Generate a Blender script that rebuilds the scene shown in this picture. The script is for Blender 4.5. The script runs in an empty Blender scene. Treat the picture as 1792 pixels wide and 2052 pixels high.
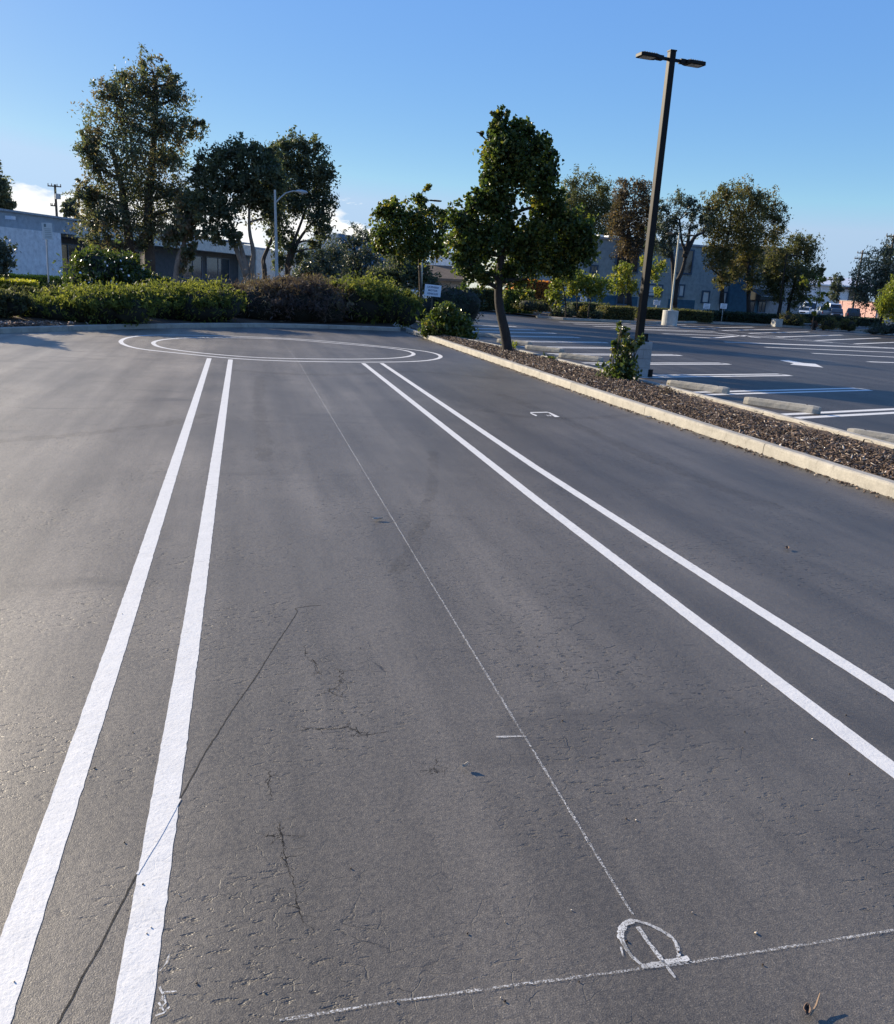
import bpy, bmesh, math, random
import numpy as np
from mathutils import Vector, Matrix
rng = np.random.default_rng(7)
random.seed(7)
scn = bpy.context.scene
COL = scn.collection

# ------------------------------------------------------------------ camera
# All measurements are in pixels of a 1792-wide copy of the photograph; gp() is the
# point of the ground seen there, at() the point at distance Y down the parking lot.
W_, H_ = 1792.0, 2051.5
CX, CY, F, HCAM = W_/2, H_/2, 1680.0, 1.75
def _axes():
    roll = math.radians(3.4)
    v = np.array([485-CX, 545-CY, F]); v /= np.linalg.norm(v)
    c = v[2]; s = math.sin(roll)*v[0]-math.cos(roll)*v[1]
    d = np.array([-math.sin(roll)*c, math.cos(roll)*c, s]); d /= np.linalg.norm(d)
    r = np.cross(d, v)
    return np.array([r, v, -d])
RM = _axes()
def ray(px, py): return RM @ np.array([px-CX, py-CY, F])
def gp(px, py, z=0.0):
    w = ray(px, py); t = (z-HCAM)/w[2]
    return np.array([w[0]*t, w[1]*t, z])
def at(px, py, Y):
    w = ray(px, py); t = Y/w[1]
    return np.array([w[0]*t, Y, HCAM+w[2]*t])
def scale_at(px, py, Y): return Y/ray(px, py)[1]      # metres per pixel there
def src(ox, oy, s, pts): return [((ox+x/s)/1.39509, (oy+y/s)/1.39509) for x, y in pts]

cam = bpy.data.cameras.new('camera'); cam_o = bpy.data.objects.new('camera', cam); COL.objects.link(cam_o)
cam.sensor_fit = 'HORIZONTAL'; cam.sensor_width = 36; cam.lens = 36*F/W_; cam.clip_end = 5000; cam.clip_start = .05
m = np.eye(4); m[:3,0] = RM[:,0]; m[:3,1] = -RM[:,1]; m[:3,2] = -RM[:,2]; m[2,3] = HCAM
cam_o.matrix_world = Matrix(m.tolist()); scn.camera = cam_o

# ------------------------------------------------------------------ light
SUN_AZ = math.radians(-41.0)      # from +Y towards -X
SUN_EL = math.radians(19.0)
sd = Vector((math.sin(SUN_AZ)*math.cos(SUN_EL), math.cos(SUN_AZ)*math.cos(SUN_EL), math.sin(SUN_EL)))
sl = bpy.data.lights.new('sun', 'SUN'); sl.energy = 5.0; sl.angle = math.radians(.53); sl.color = (1, .865, .66)
so = bpy.data.objects.new('sun', sl); COL.objects.link(so)
so.rotation_euler = sd.to_track_quat('Z', 'Y').to_euler()
world = bpy.data.worlds.new('World'); scn.world = world; world.use_nodes = True
nt = world.node_tree; N = nt.nodes; L = nt.links; N.clear()
def nn(t, **k):
    n = N.new(t)
    for a, b in k.items(): setattr(n, a, b)
    return n
def mth(op, a, b=None, clamp=False):
    n = nn('ShaderNodeMath', operation=op, use_clamp=clamp)
    for i, v in enumerate((a, b)):
        if v is None: continue
        if isinstance(v, (int, float)): n.inputs[i].default_value = v
        else: L.new(v, n.inputs[i])
    return n.outputs[0]
sky = nn('ShaderNodeTexSky', sky_type='NISHITA'); sky.sun_disc = False
sky.sun_elevation = SUN_EL; sky.sun_rotation = SUN_AZ % (2*math.pi)
sky.altitude = 0; sky.air_density = 1.0; sky.dust_density = .35; sky.ozone_density = 3.2
SKYB = 4.4; SKYT = (.92, .95, 1.0); SKYP = 1.38; SKYM = (.68, .84, 1.)
tc = nn('ShaderNodeTexCoord'); sep = nn('ShaderNodeSeparateXYZ'); L.new(tc.outputs['Generated'], sep.inputs[0])
az = mth('ARCTAN2', sep.outputs[0], sep.outputs[1]); el = mth('ARCSINE', sep.outputs[2])
cmb = nn('ShaderNodeCombineXYZ'); L.new(mth('MULTIPLY', az, 9.0), cmb.inputs[0]); L.new(mth('MULTIPLY', el, 26.0), cmb.inputs[1])
nz = nn('ShaderNodeTexNoise'); nz.inputs['Scale'].default_value = 2.1; nz.inputs['Detail'].default_value = 7; nz.inputs['Roughness'].default_value = .55
L.new(cmb.outputs[0], nz.inputs['Vector'])
cmb2 = nn('ShaderNodeCombineXYZ'); L.new(mth('MULTIPLY', az, 7.0), cmb2.inputs[0]); cmb2.inputs[1].default_value = 4.7
nz2 = nn('ShaderNodeTexNoise'); nz2.inputs['Scale'].default_value = 1.0; nz2.inputs['Detail'].default_value = 2; L.new(cmb2.outputs[0], nz2.inputs['Vector'])
# top of the cloud bank, in radians of elevation; it fades out towards the east
gate = mth('SUBTRACT', 1.0, mth('MULTIPLY', mth('ADD', az, -.13), 9.0, True), True)
top = mth('ADD', mth('MULTIPLY', mth('ADD', nz.outputs[0], -.5), .10), mth('ADD', .082, mth('MULTIPLY', mth('ADD', nz2.outputs[0], -.5), .07)))
top = mth('SUBTRACT', mth('MULTIPLY', top, gate), mth('MULTIPLY', mth('SUBTRACT', 1.0, gate), .03))
mask = mth('MULTIPLY', mth('SUBTRACT', top, el), 90.0, True)
nz3 = nn('ShaderNodeTexNoise'); nz3.inputs['Scale'].default_value = 3.0; nz3.inputs['Detail'].default_value = 5; L.new(cmb.outputs[0], nz3.inputs['Vector'])
cr = nn('ShaderNodeValToRGB'); L.new(nz3.outputs[0], cr.inputs[0])
cr.color_ramp.elements[0].position = .32; cr.color_ramp.elements[0].color = (4.2, 4.6, 5.1, 1)
cr.color_ramp.elements[1].position = .6; cr.color_ramp.elements[1].color = (6.6, 6.5, 6.2, 1)
mx = nn('ShaderNodeMix', data_type='RGBA'); L.new(mask, mx.inputs[0])
sb_ = nn('ShaderNodeSeparateColor'); L.new(sky.outputs[0], sb_.inputs[0])
# even out the brightness of the sky and deepen its blue, as the phone's tone mapping did
B_ = mth('MAXIMUM', sb_.outputs[2], .05); lev = mth('MULTIPLY', mth('POWER', mth('MULTIPLY', B_, 1/SKYB), .20), SKYB)
kc = nn('ShaderNodeCombineXYZ')
for i_, c_ in enumerate(SKYT): L.new(mth('MULTIPLY', mth('MULTIPLY', mth('POWER', mth('MINIMUM', mth('DIVIDE', sb_.outputs[i_], B_), SKYM[i_]), SKYP), lev), c_), kc.inputs[i_])
L.new(kc.outputs[0], mx.inputs[6]); L.new(cr.outputs[0], mx.inputs[7])
bg = nn('ShaderNodeBackground'); bg.inputs[1].default_value = .095; L.new(mx.outputs[2], bg.inputs[0])
wo = nn('ShaderNodeOutputWorld'); L.new(bg.outputs[0], wo.inputs[0])
scn.view_settings.view_transform = 'Standard'; scn.view_settings.look = 'None'
scn.view_settings.exposure = 1.0; scn.view_settings.gamma = 1

# ------------------------------------------------------------------ materials
def new_mat(name):
    m = bpy.data.materials.new(name); m.use_nodes = True
    return m, m.node_tree.nodes, m.node_tree.links, m.node_tree.nodes['Principled BSDF']
def ramp(nd, lk, fac, stops):
    r = nd.new('ShaderNodeValToRGB'); e = r.color_ramp.elements
    while len(e) < len(stops): e.new(.5)
    for i, (p, c) in enumerate(stops): e[i].position = p; e[i].color = (*c, 1)
    lk.new(fac, r.inputs[0]); return r.outputs[0]
def noise(nd, lk, vec, sc, det=4, rough=.55, dist=0):
    n = nd.new('ShaderNodeTexNoise'); n.inputs['Scale'].default_value = sc; n.inputs['Detail'].default_value = det
    n.inputs['Roughness'].default_value = rough; n.inputs['Distortion'].default_value = dist
    if vec is not None: lk.new(vec, n.inputs['Vector'])
    return n.outputs[0]
def nmath(nd, lk, op, a, b=None, c=None, clamp=False):
    n = nd.new('ShaderNodeMath'); n.operation = op; n.use_clamp = clamp
    for i, v in enumerate((a, b, c)):
        if v is None: continue
        if isinstance(v, (int, float)): n.inputs[i].default_value = v
        else: lk.new(v, n.inputs[i])
    return n.outputs[0]
def mapr(nd, lk, v, a, b, c=0., d=1.):
    n = nd.new('ShaderNodeMapRange'); lk.new(v, n.inputs[0])
    for i, x in enumerate((a, b, c, d)): n.inputs[i+1].default_value = x
    return n.outputs[0]
def objvec(nd, lk, rot=0., sc=(1, 1, 1)):
    t = nd.new('ShaderNodeTexCoord'); mp = nd.new('ShaderNodeMapping'); mp.inputs['Rotation'].default_value = (0, 0, rot); mp.inputs['Scale'].default_value = sc
    lk.new(t.outputs['Object'], mp.inputs[0]); return mp.outputs[0]
def mixc(nd, lk, f, a, b, mode='MIX'):
    n = nd.new('ShaderNodeMix'); n.data_type = 'RGBA'; n.blend_type = mode
    for i, v in ((0, f), (6, a), (7, b)):
        if isinstance(v, (int, float)): n.inputs[i].default_value = v
        elif isinstance(v, tuple): n.inputs[i].default_value = (*v, 1)
        else: lk.new(v, n.inputs[i])
    return n.outputs[2]
def bump(nd, lk, h, strength, dist, normal=None):
    b = nd.new('ShaderNodeBump'); b.inputs['Strength'].default_value = strength; b.inputs['Distance'].default_value = dist
    lk.new(h, b.inputs['Height'])
    if normal is not None: lk.new(normal, b.inputs['Normal'])
    return b.outputs[0]

def plain(name, col, rough=.6, metal=0., var=.15, vs=6., bmp=.0, spec=.5):
    m, nd, lk, p = new_mat(name)
    v = objvec(nd, lk)
    n = noise(nd, lk, v, vs, 6, .6)
    lo = tuple(c*(1-var) for c in col); hi = tuple(min(1, c*(1+var)) for c in col)
    lk.new(ramp(nd, lk, n, [(.3, lo), (.7, hi)]), p.inputs['Base Color'])
    p.inputs['Roughness'].default_value = rough; p.inputs['Metallic'].default_value = metal
    p.inputs['Specular IOR Level'].default_value = spec
    if bmp: lk.new(bump(nd, lk, noise(nd, lk, v, vs*8, 4), bmp, .01), p.inputs['Normal'])
    return m

def asphalt_height(nd, lk, v):
    """cracks and pits shared by the asphalt and by the paint that lies on it"""
    wob = nd.new('ShaderNodeTexNoise'); wob.inputs['Scale'].default_value = 5; wob.inputs['Detail'].default_value = 5; lk.new(v, wob.inputs['Vector'])
    vm = nd.new('ShaderNodeVectorMath'); vm.operation = 'MULTIPLY_ADD'; lk.new(wob.outputs['Color'], vm.inputs[0]); vm.inputs[1].default_value = (.16, .16, .0); lk.new(v, vm.inputs[2])
    vor = nd.new('ShaderNodeTexVoronoi'); vor.feature = 'DISTANCE_TO_EDGE'; vor.inputs['Scale'].default_value = 9.5; lk.new(vm.outputs[0], vor.inputs['Vector'])
    crack = mapr(nd, lk, vor.outputs[0], 0.0, .020, 1, 0)
    sp = nd.new('ShaderNodeSeparateXYZ'); lk.new(v, sp.inputs[0])
    zone = nmath(nd, lk, 'MULTIPLY', mapr(nd, lk, sp.outputs[0], -.35, .25), mapr(nd, lk, sp.outputs[0], 2.6, 1.6))
    zone = nmath(nd, lk, 'MULTIPLY', zone, mapr(nd, lk, sp.outputs[1], 9., 4.))
    gate = nmath(nd, lk, 'MULTIPLY', mapr(nd, lk, noise(nd, lk, v, .8, 3, .6), .40, .58), mapr(nd, lk, zone, 0, 1, .25, 1.))
    gate2 = mapr(nd, lk, noise(nd, lk, v, 7.5, 3, .6), .50, .57)
    crack = nmath(nd, lk, 'MULTIPLY', nmath(nd, lk, 'MULTIPLY', crack, gate), gate2)
    pits = mapr(nd, lk, noise(nd, lk, objvec(nd, lk, .15, (.6, 1.3, 1)), 30, 3, .65), .57, .68)
    pits = nmath(nd, lk, 'MULTIPLY', pits, mapr(nd, lk, noise(nd, lk, v, .9, 3, .6), .44, .62))
    return crack, pits

def asphalt_mat(name, base, tone, spec=.5):
    m, nd, lk, p = new_mat(name)
    v = objvec(nd, lk)
    crack, pits = asphalt_height(nd, lk, v)
    big = noise(nd, lk, v, .22, 5, .6)
    mid = noise(nd, lk, objvec(nd, lk, .35, (1.0, .35, 1)), 1.6, 6, .62)
    fine = noise(nd, lk, v, 60, 5, .7)
    spk = noise(nd, lk, v, 230, 2, .6)
    f = nmath(nd, lk, 'ADD', nmath(nd, lk, 'MULTIPLY', big, .55), nmath(nd, lk, 'MULTIPLY', mid, .45))
    c = ramp(nd, lk, f, [(.34, tuple(b*.66 for b in base)), (.5, base), (.66, tuple(b*1.38 for b in base))])
    c = mixc(nd, lk, 1.0, c, ramp(nd, lk, fine, [(.3, (.72,)*3), (.7, (1.28,)*3)]), 'MULTIPLY')
    c = mixc(nd, lk, 1.0, c, ramp(nd, lk, spk, [(.30, (.60,)*3), (.55, (1,)*3), (.72, (1.9,)*3)]), 'MULTIPLY')
    # wheel paths along the lane
    wp = noise(nd, lk, objvec(nd, lk, .03, (2.2, .10, 1)), 1.0, 4, .55, .2)
    c = mixc(nd, lk, 1.0, c, ramp(nd, lk, wp, [(.35, (.76,)*3), (.62, (1.16,)*3)]), 'MULTIPLY')
    # open side paler, kerb side darker: glare put into the colour, plus older pour
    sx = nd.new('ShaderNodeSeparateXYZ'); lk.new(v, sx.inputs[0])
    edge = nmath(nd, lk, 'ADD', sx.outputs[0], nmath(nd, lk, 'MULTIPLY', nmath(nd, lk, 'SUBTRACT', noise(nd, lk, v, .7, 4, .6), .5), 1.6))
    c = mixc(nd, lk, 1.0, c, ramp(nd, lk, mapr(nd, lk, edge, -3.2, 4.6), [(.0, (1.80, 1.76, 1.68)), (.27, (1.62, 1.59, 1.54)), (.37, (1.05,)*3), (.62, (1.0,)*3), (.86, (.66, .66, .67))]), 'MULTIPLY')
    dark = nmath(nd, lk, 'MAXIMUM', nmath(nd, lk, 'MULTIPLY', crack, .9), nmath(nd, lk, 'MULTIPLY', pits, .55))
    c = mixc(nd, lk, dark, c, (.012, .012, .013))
    # dark oil stains and tyre sweeps
    st = mapr(nd, lk, noise(nd, lk, objvec(nd, lk, -.2, (.55, 1.5, 1)), .8, 5, .6, .6), .57, .70, 0, .55)
    c = mixc(nd, lk, st, c, tuple(b*.45 for b in base))
    # pale dusty drifts
    du = mapr(nd, lk, noise(nd, lk, objvec(nd, lk, .1, (1.2, .5, 1)), .5, 6, .65, .3), .56, .75, 0, .45)
    c = mixc(nd, lk, du, c, tuple(b*1.75 for b in tone))
    lk.new(c, p.inputs['Base Color'])
    lk.new(mapr(nd, lk, fine, .3, .7, .44, .60), p.inputs['Roughness'])
    p.inputs['Specular IOR Level'].default_value = spec
    h = nmath(nd, lk, 'ADD', nmath(nd, lk, 'MULTIPLY', fine, .45), nmath(nd, lk, 'MULTIPLY', spk, .35))
    h = nmath(nd, lk, 'ADD', h, nmath(nd, lk, 'MULTIPLY', noise(nd, lk, v, 14, 4, .6), .5))
    h = nmath(nd, lk, 'SUBTRACT', h, nmath(nd, lk, 'MULTIPLY', crack, .40))
    h = nmath(nd, lk, 'SUBTRACT', h, nmath(nd, lk, 'MULTIPLY', pits, 1.3))
    lk.new(bump(nd, lk, h, .55, .006), p.inputs['Normal'])
    return m

def paint_mat(name, col, wear, bumpy=.5):
    m, nd, lk, p = new_mat(name)
    v = objvec(nd, lk)
    crack, pits = asphalt_height(nd, lk, v)
    n = noise(nd, lk, v, 9, 6, .65)
    c = ramp(nd, lk, n, [(.3, tuple(x*.90 for x in col)), (.7, col)])
    d = nmath(nd, lk, 'MAXIMUM', nmath(nd, lk, 'MULTIPLY', crack, .45), nmath(nd, lk, 'MULTIPLY', pits, .35))
    c = mixc(nd, lk, d, c, (.2, .2, .2))
    sc = mapr(nd, lk, noise(nd, lk, v, 120, 4, .7), .64-wear, .78-wear*.5, 0, .6)
    c = mixc(nd, lk, sc, c, (.16, .16, .165))
    lk.new(c, p.inputs['Base Color']); p.inputs['Roughness'].default_value = .62
    h = nmath(nd, lk, 'ADD', nmath(nd, lk, 'MULTIPLY', noise(nd, lk, v, 60, 4, .7), .5), nmath(nd, lk, 'MULTIPLY', noise(nd, lk, v, 14, 4, .6), .7))
    h = nmath(nd, lk, 'SUBTRACT', h, nmath(nd, lk, 'MULTIPLY', crack, .40))
    lk.new(bump(nd, lk, h, bumpy, .006), p.inputs['Normal'])
    return m

def chalk_mat(name, dens):
    m, nd, lk, p = new_mat(name)
    v = objvec(nd, lk)
    p.inputs['Base Color'].default_value = (.70, .69, .65, 1); p.inputs['Roughness'].default_value = .9
    a = mapr(nd, lk, noise(nd, lk, v, 190, 4, .75), .62-dens*.3, .78-dens*.3)
    a = nmath(nd, lk, 'MULTIPLY', a, mapr(nd, lk, noise(nd, lk, v, 4, 4, .6), .30, .52, .45, 1.))
    lk.new(a, p.inputs['Alpha'])
    return m

def concrete_mat(name, col, dirt=.5, joints=None):
    m, nd, lk, p = new_mat(name)
    v = objvec(nd, lk)
    a = noise(nd, lk, v, 3.2, 7, .65); b = noise(nd, lk, v, 55, 5, .7)
    c = ramp(nd, lk, a, [(.28, tuple(x*.70 for x in col)), (.55, col), (.75, tuple(min(1, x*1.18) for x in col))])
    c = mixc(nd, lk, 1.0, c, ramp(nd, lk, b, [(.3, (.82,)*3), (.7, (1.12,)*3)]), 'MULTIPLY')
    s = mapr(nd, lk, noise(nd, lk, objvec(nd, lk, 0, (1, 1, .4)), 9, 5, .7), .58, .72, 0, dirt)
    c = mixc(nd, lk, s, c, tuple(x*.42 for x in col))
    lk.new(c, p.inputs['Base Color']); p.inputs['Roughness'].default_value = .85; p.inputs['Specular IOR Level'].default_value = .3
    h = nmath(nd, lk, 'ADD', a, b)
    if joints:
        br = nd.new('ShaderNodeTexBrick'); br.inputs['Scale'].default_value = 1.0
        br.inputs['Brick Width'].default_value = joints[0]; br.inputs['Row Height'].default_value = joints[1]; br.inputs['Mortar Size'].default_value = .006
        br.inputs['Color1'].default_value = br.inputs['Color2'].default_value = (1, 1, 1, 1); br.inputs['Mortar'].default_value = (0, 0, 0, 1)
        t = nd.new('ShaderNodeTexCoord'); sp = nd.new('ShaderNodeSeparateXYZ'); lk.new(t.outputs['Object'], sp.inputs[0])
        cb = nd.new('ShaderNodeCombineXYZ'); lk.new(nmath(nd, lk, 'ADD', sp.outputs[0], sp.outputs[1]), cb.inputs[0]); lk.new(sp.outputs[2], cb.inputs[1])
        lk.new(cb.outputs[0], br.inputs['Vector']); h = nmath(nd, lk, 'ADD', h, nmath(nd, lk, 'MULTIPLY', br.outputs['Color'], 1.4))
        c = mixc(nd, lk, .35, c, br.outputs['Color'], 'MULTIPLY'); lk.new(c, p.inputs['Base Color'])
    lk.new(bump(nd, lk, h, .5, .008), p.inputs['Normal'])
    return m

def leaf_mat(name, stops, trans=.35, gloss=.45, spec=.35):
    m, nd, lk, p = new_mat(name)
    at_ = nd.new('ShaderNodeAttribute'); at_.attribute_name = 'tint'
    c = ramp(nd, lk, at_.outputs['Fac'], stops)
    lk.new(c, p.inputs['Base Color']); p.inputs['Roughness'].default_value = gloss; p.inputs['Specular IOR Level'].default_value = spec
    tr = nd.new('ShaderNodeBsdfTranslucent')
    lk.new(mixc(nd, lk, 1.0, c, (1.3, 1.35, .72), 'MULTIPLY'), tr.inputs[0])
    mxs = nd.new('ShaderNodeMixShader'); mxs.inputs[0].default_value = trans
    lk.new(p.outputs[0], mxs.inputs[1]); lk.new(tr.outputs[0], mxs.inputs[2])
    lk.new(mxs.outputs[0], nd['Material Output'].inputs[0])
    return m

def bark_mat(name, col):
    m, nd, lk, p = new_mat(name)
    v = objvec(nd, lk, 0, (1, 1, .22))
    n = noise(nd, lk, v, 26, 6, .7); b = noise(nd, lk, objvec(nd, lk), 2.5, 4)
    c = ramp(nd, lk, n, [(.3, tuple(x*.5 for x in col)), (.6, col), (.8, tuple(x*1.5 for x in col))])
    c = mixc(nd, lk, 1.0, c, ramp(nd, lk, b, [(.3, (.75,)*3), (.7, (1.2,)*3)]), 'MULTIPLY')
    lk.new(c, p.inputs['Base Color']); p.inputs['Roughness'].default_value = .9
    lk.new(bump(nd, lk, n, .8, .03), p.inputs['Normal'])
    return m

def glass_mat(name, col=(.02, .028, .035), rough=.06):
    m, nd, lk, p = new_mat(name)
    v = objvec(nd, lk)
    lk.new(ramp(nd, lk, noise(nd, lk, v, 1.1, 3), [(.3, tuple(x*.6 for x in col)), (.7, tuple(x*1.5 for x in col))]), p.inputs['Base Color'])
    p.inputs['Roughness'].default_value = rough; p.inputs['Specular IOR Level'].default_value = .7
    return m

def soil_mat(name, a, b, sc=8):
    m, nd, lk, p = new_mat(name)
    v = objvec(nd, lk)
    n = noise(nd, lk, v, sc, 7, .7); n2 = noise(nd, lk, v, .8, 4)
    c = mixc(nd, lk, mapr(nd, lk, n2, .4, .6), ramp(nd, lk, n, [(.3, tuple(x*.5 for x in a)), (.7, a)]), ramp(nd, lk, n, [(.3, tuple(x*.55 for x in b)), (.7, b)]))
    lk.new(c, p.inputs['Base Color']); p.inputs['Roughness'].default_value = .95; p.inputs['Specular IOR Level'].default_value = .2
    lk.new(bump(nd, lk, n, .9, .05), p.inputs['Normal'])
    return m

M = {}
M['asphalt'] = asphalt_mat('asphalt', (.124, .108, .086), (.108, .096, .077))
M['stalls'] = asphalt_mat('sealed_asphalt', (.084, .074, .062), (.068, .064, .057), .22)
M['street'] = asphalt_mat('street_asphalt', (.085, .083, .08), (.085, .082, .078))
M['paint'] = paint_mat('white_road_paint', (.71, .69, .64), .075)
M['old_paint'] = paint_mat('worn_road_paint', (.60, .595, .58), .06)
M['chalk'] = chalk_mat('chalk_line', .50)
M['faint_chalk'] = chalk_mat('faint_chalk', .12)
M['thick_chalk'] = chalk_mat('thick_chalk', .80)
M['tar'] = plain('crack_sealer', (.034, .032, .029), .85, 0, .3, 30, .6, .2)
M['kerb'] = concrete_mat('kerb_concrete', (.37, .345, .295), .7)
M['stop'] = concrete_mat('wheel_stop_concrete', (.38, .35, .29), .55)
M['block'] = concrete_mat('lamp_base_block', (.36, .36, .35), .35, (.40, .20))
M['base'] = concrete_mat('lamp_base_concrete', (.46, .45, .41), .3)
M['soil'] = soil_mat('garden_soil', (.085, .062, .045), (.16, .11, .075))
M['bed_soil'] = soil_mat('planting_strip_soil', (.15, .105, .07), (.33, .24, .165), 22)
M['drysoil'] = soil_mat('dry_ground', (.17, .13, .09), (.12, .10, .06), 3)
M['bronze'] = plain('dark_bronze_paint', (.010, .0085, .0075), .55, .0, .2, 5, 0, .2)
M['grey_steel'] = plain('galvanised_steel', (.40, .41, .41), .5, .3, .12, 7)
M['beige_steel'] = plain('beige_painted_steel', (.52, .49, .38), .5, 0, .12, 4)
M['lens'] = plain('lamp_lens', (.45, .43, .36), .3)
M['plate'] = plain('sign_back', (.50, .55, .56), .5, 0, .06, 9)
M['signwhite'] = plain('sign_white', (.78, .80, .84), .45, 0, .04, 9)
M['signink'] = plain('sign_ink', (.05, .07, .16), .6, 0, .1, 9)
M['grey_ink'] = plain('sign_grey_ink', (.12, .17, .19), .6, 0, .1, 9)
M['wood'] = plain('weathered_pole_wood', (.10, .075, .055), .85, 0, .3, 4)
M['bark'] = bark_mat('grey_brown_bark', (.085, .066, .050))
M['palebark'] = bark_mat('pale_bark', (.26, .20, .155))
M['darkbark'] = bark_mat('dark_bark', (.032, .026, .022))
M['twig'] = plain('shrub_stems', (.060, .046, .032), .9, 0, .35, 12)
M['chip'] = None
# foliage: stops of colour over the tint of each leaf
M['eucalyptus'] = leaf_mat('eucalyptus_leaves', [(.0, (.075, .098, .062)), (.45, (.12, .135, .082)), (.78, (.165, .130, .085)), (1., (.20, .145, .10))], .42, .55, .25)
M['dark_leaf'] = leaf_mat('dark_green_leaves', [(.0, (.052, .070, .050)), (.55, (.090, .110, .068)), (1., (.17, .165, .085))], .40, .55, .25)
M['gum'] = leaf_mat('liquidambar_leaves', [(.0, (.034, .055, .018)), (.6, (.060, .088, .024)), (.88, (.14, .16, .034)), (1., (.26, .22, .045))], .46, .40, .35)
M['grey_leaf'] = leaf_mat('grey_green_leaves', [(.0, (.050, .066, .050)), (.6, (.085, .105, .075)), (1., (.15, .16, .11))], .3)
M['yellow_leaf'] = leaf_mat('yellow_green_leaves', [(.0, (.11, .14, .03)), (.6, (.20, .22, .04)), (1., (.36, .31, .05))], .5)
M['brown_leaf'] = leaf_mat('brownish_leaves', [(.0, (.055, .048, .036)), (.55, (.105, .080, .052)), (1., (.19, .125, .080))], .36, .55, .25)
M['olive_leaf'] = leaf_mat('olive_leaves', [(.0, (.060, .070, .034)), (.5, (.110, .112, .045)), (1., (.19, .145, .060))], .42, .55, .25)
M['juniper'] = leaf_mat('juniper_sprays', [(.0, (.060, .078, .028)), (.55, (.135, .150, .040)), (1., (.24, .235, .060))], .44, .65, .12)
M['grey_juniper'] = leaf_mat('dull_juniper_sprays', [(.0, (.060, .066, .040)), (.55, (.105, .110, .058)), (1., (.18, .172, .080))], .44, .65, .12)
M['dead_juniper'] = leaf_mat('dry_brown_juniper', [(.0, (.075, .055, .050)), (.6, (.13, .095, .085)), (1., (.20, .165, .10))], .28, .7, .1)
M['hedge_yellow'] = leaf_mat('golden_hedge', [(.0, (.16, .18, .03)), (.5, (.34, .33, .04)), (1., (.50, .44, .07))], .55)
M['hedge_dark'] = leaf_mat('dark_hedge', [(.0, (.018, .030, .016)), (.6, (.030, .046, .022)), (1., (.052, .070, .030))], .2)
M['hedge_orange'] = leaf_mat('orange_hedge', [(.0, (.20, .10, .03)), (.5, (.55, .20, .04)), (1., (.70, .30, .07))], .5)
M['camellia'] = leaf_mat('glossy_shrub_leaves', [(.0, (.040, .062, .018)), (.6, (.080, .110, .026)), (.88, (.17, .18, .036)), (1., (.26, .20, .05))], .40, .32, .5)
M['red_leaf'] = leaf_mat('reddish_leaves', [(.0, (.12, .05, .035)), (1., (.24, .11, .07))], .3)
M['core'] = plain('inner_shade', (.020, .021, .014), .95, 0, .4, 5)  # dark filling of bushes and hedges, its colour stands in for inner shade

# ------------------------------------------------------------------ mesh tools
def mesh_obj(name, V, Fs, mat, parent=None, smooth=False, tint=None, bev=None):
    me = bpy.data.meshes.new(name)
    if isinstance(Fs, np.ndarray):
        n, k = Fs.shape
        me.vertices.add(len(V)); me.vertices.foreach_set('co', np.asarray(V, np.float32).ravel())
        me.loops.add(n*k); me.loops.foreach_set('vertex_index', Fs.astype(np.int32).ravel())
        me.polygons.add(n); me.polygons.foreach_set('loop_start', (np.arange(n)*k).astype(np.int32))
        me.update(calc_edges=True)
    else:
        me.from_pydata([tuple(map(float, v)) for v in V], [], Fs); me.update()
    if tint is not None:
        a = me.attributes.new('tint', 'FLOAT', 'FACE'); a.data.foreach_set('value', np.asarray(tint, np.float32))
    if smooth: me.polygons.foreach_set('use_smooth', np.ones(len(me.polygons), bool))
    me.materials.append(mat)
    o = bpy.data.objects.new(name, me); COL.objects.link(o)
    if parent is not None: o.parent = parent
    if bev:
        b = o.modifiers.new('bevel', 'BEVEL'); b.width = bev; b.segments = 2; b.limit_method = 'ANGLE'
    return o
def tag(o, label, cat=None, group=None, kind=None):
    if label: o['label'] = label
    if cat: o['category'] = cat
    if group: o['group'] = group
    if kind: o['kind'] = kind
    return o
def empty(name, loc, label, cat, group=None, rz=0.):
    o = bpy.data.objects.new(name, None); COL.objects.link(o); o.location = tuple(map(float, loc)); o.rotation_euler = (0, 0, rz)
    o.empty_display_size = .2
    return tag(o, label, cat, group)
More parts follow.
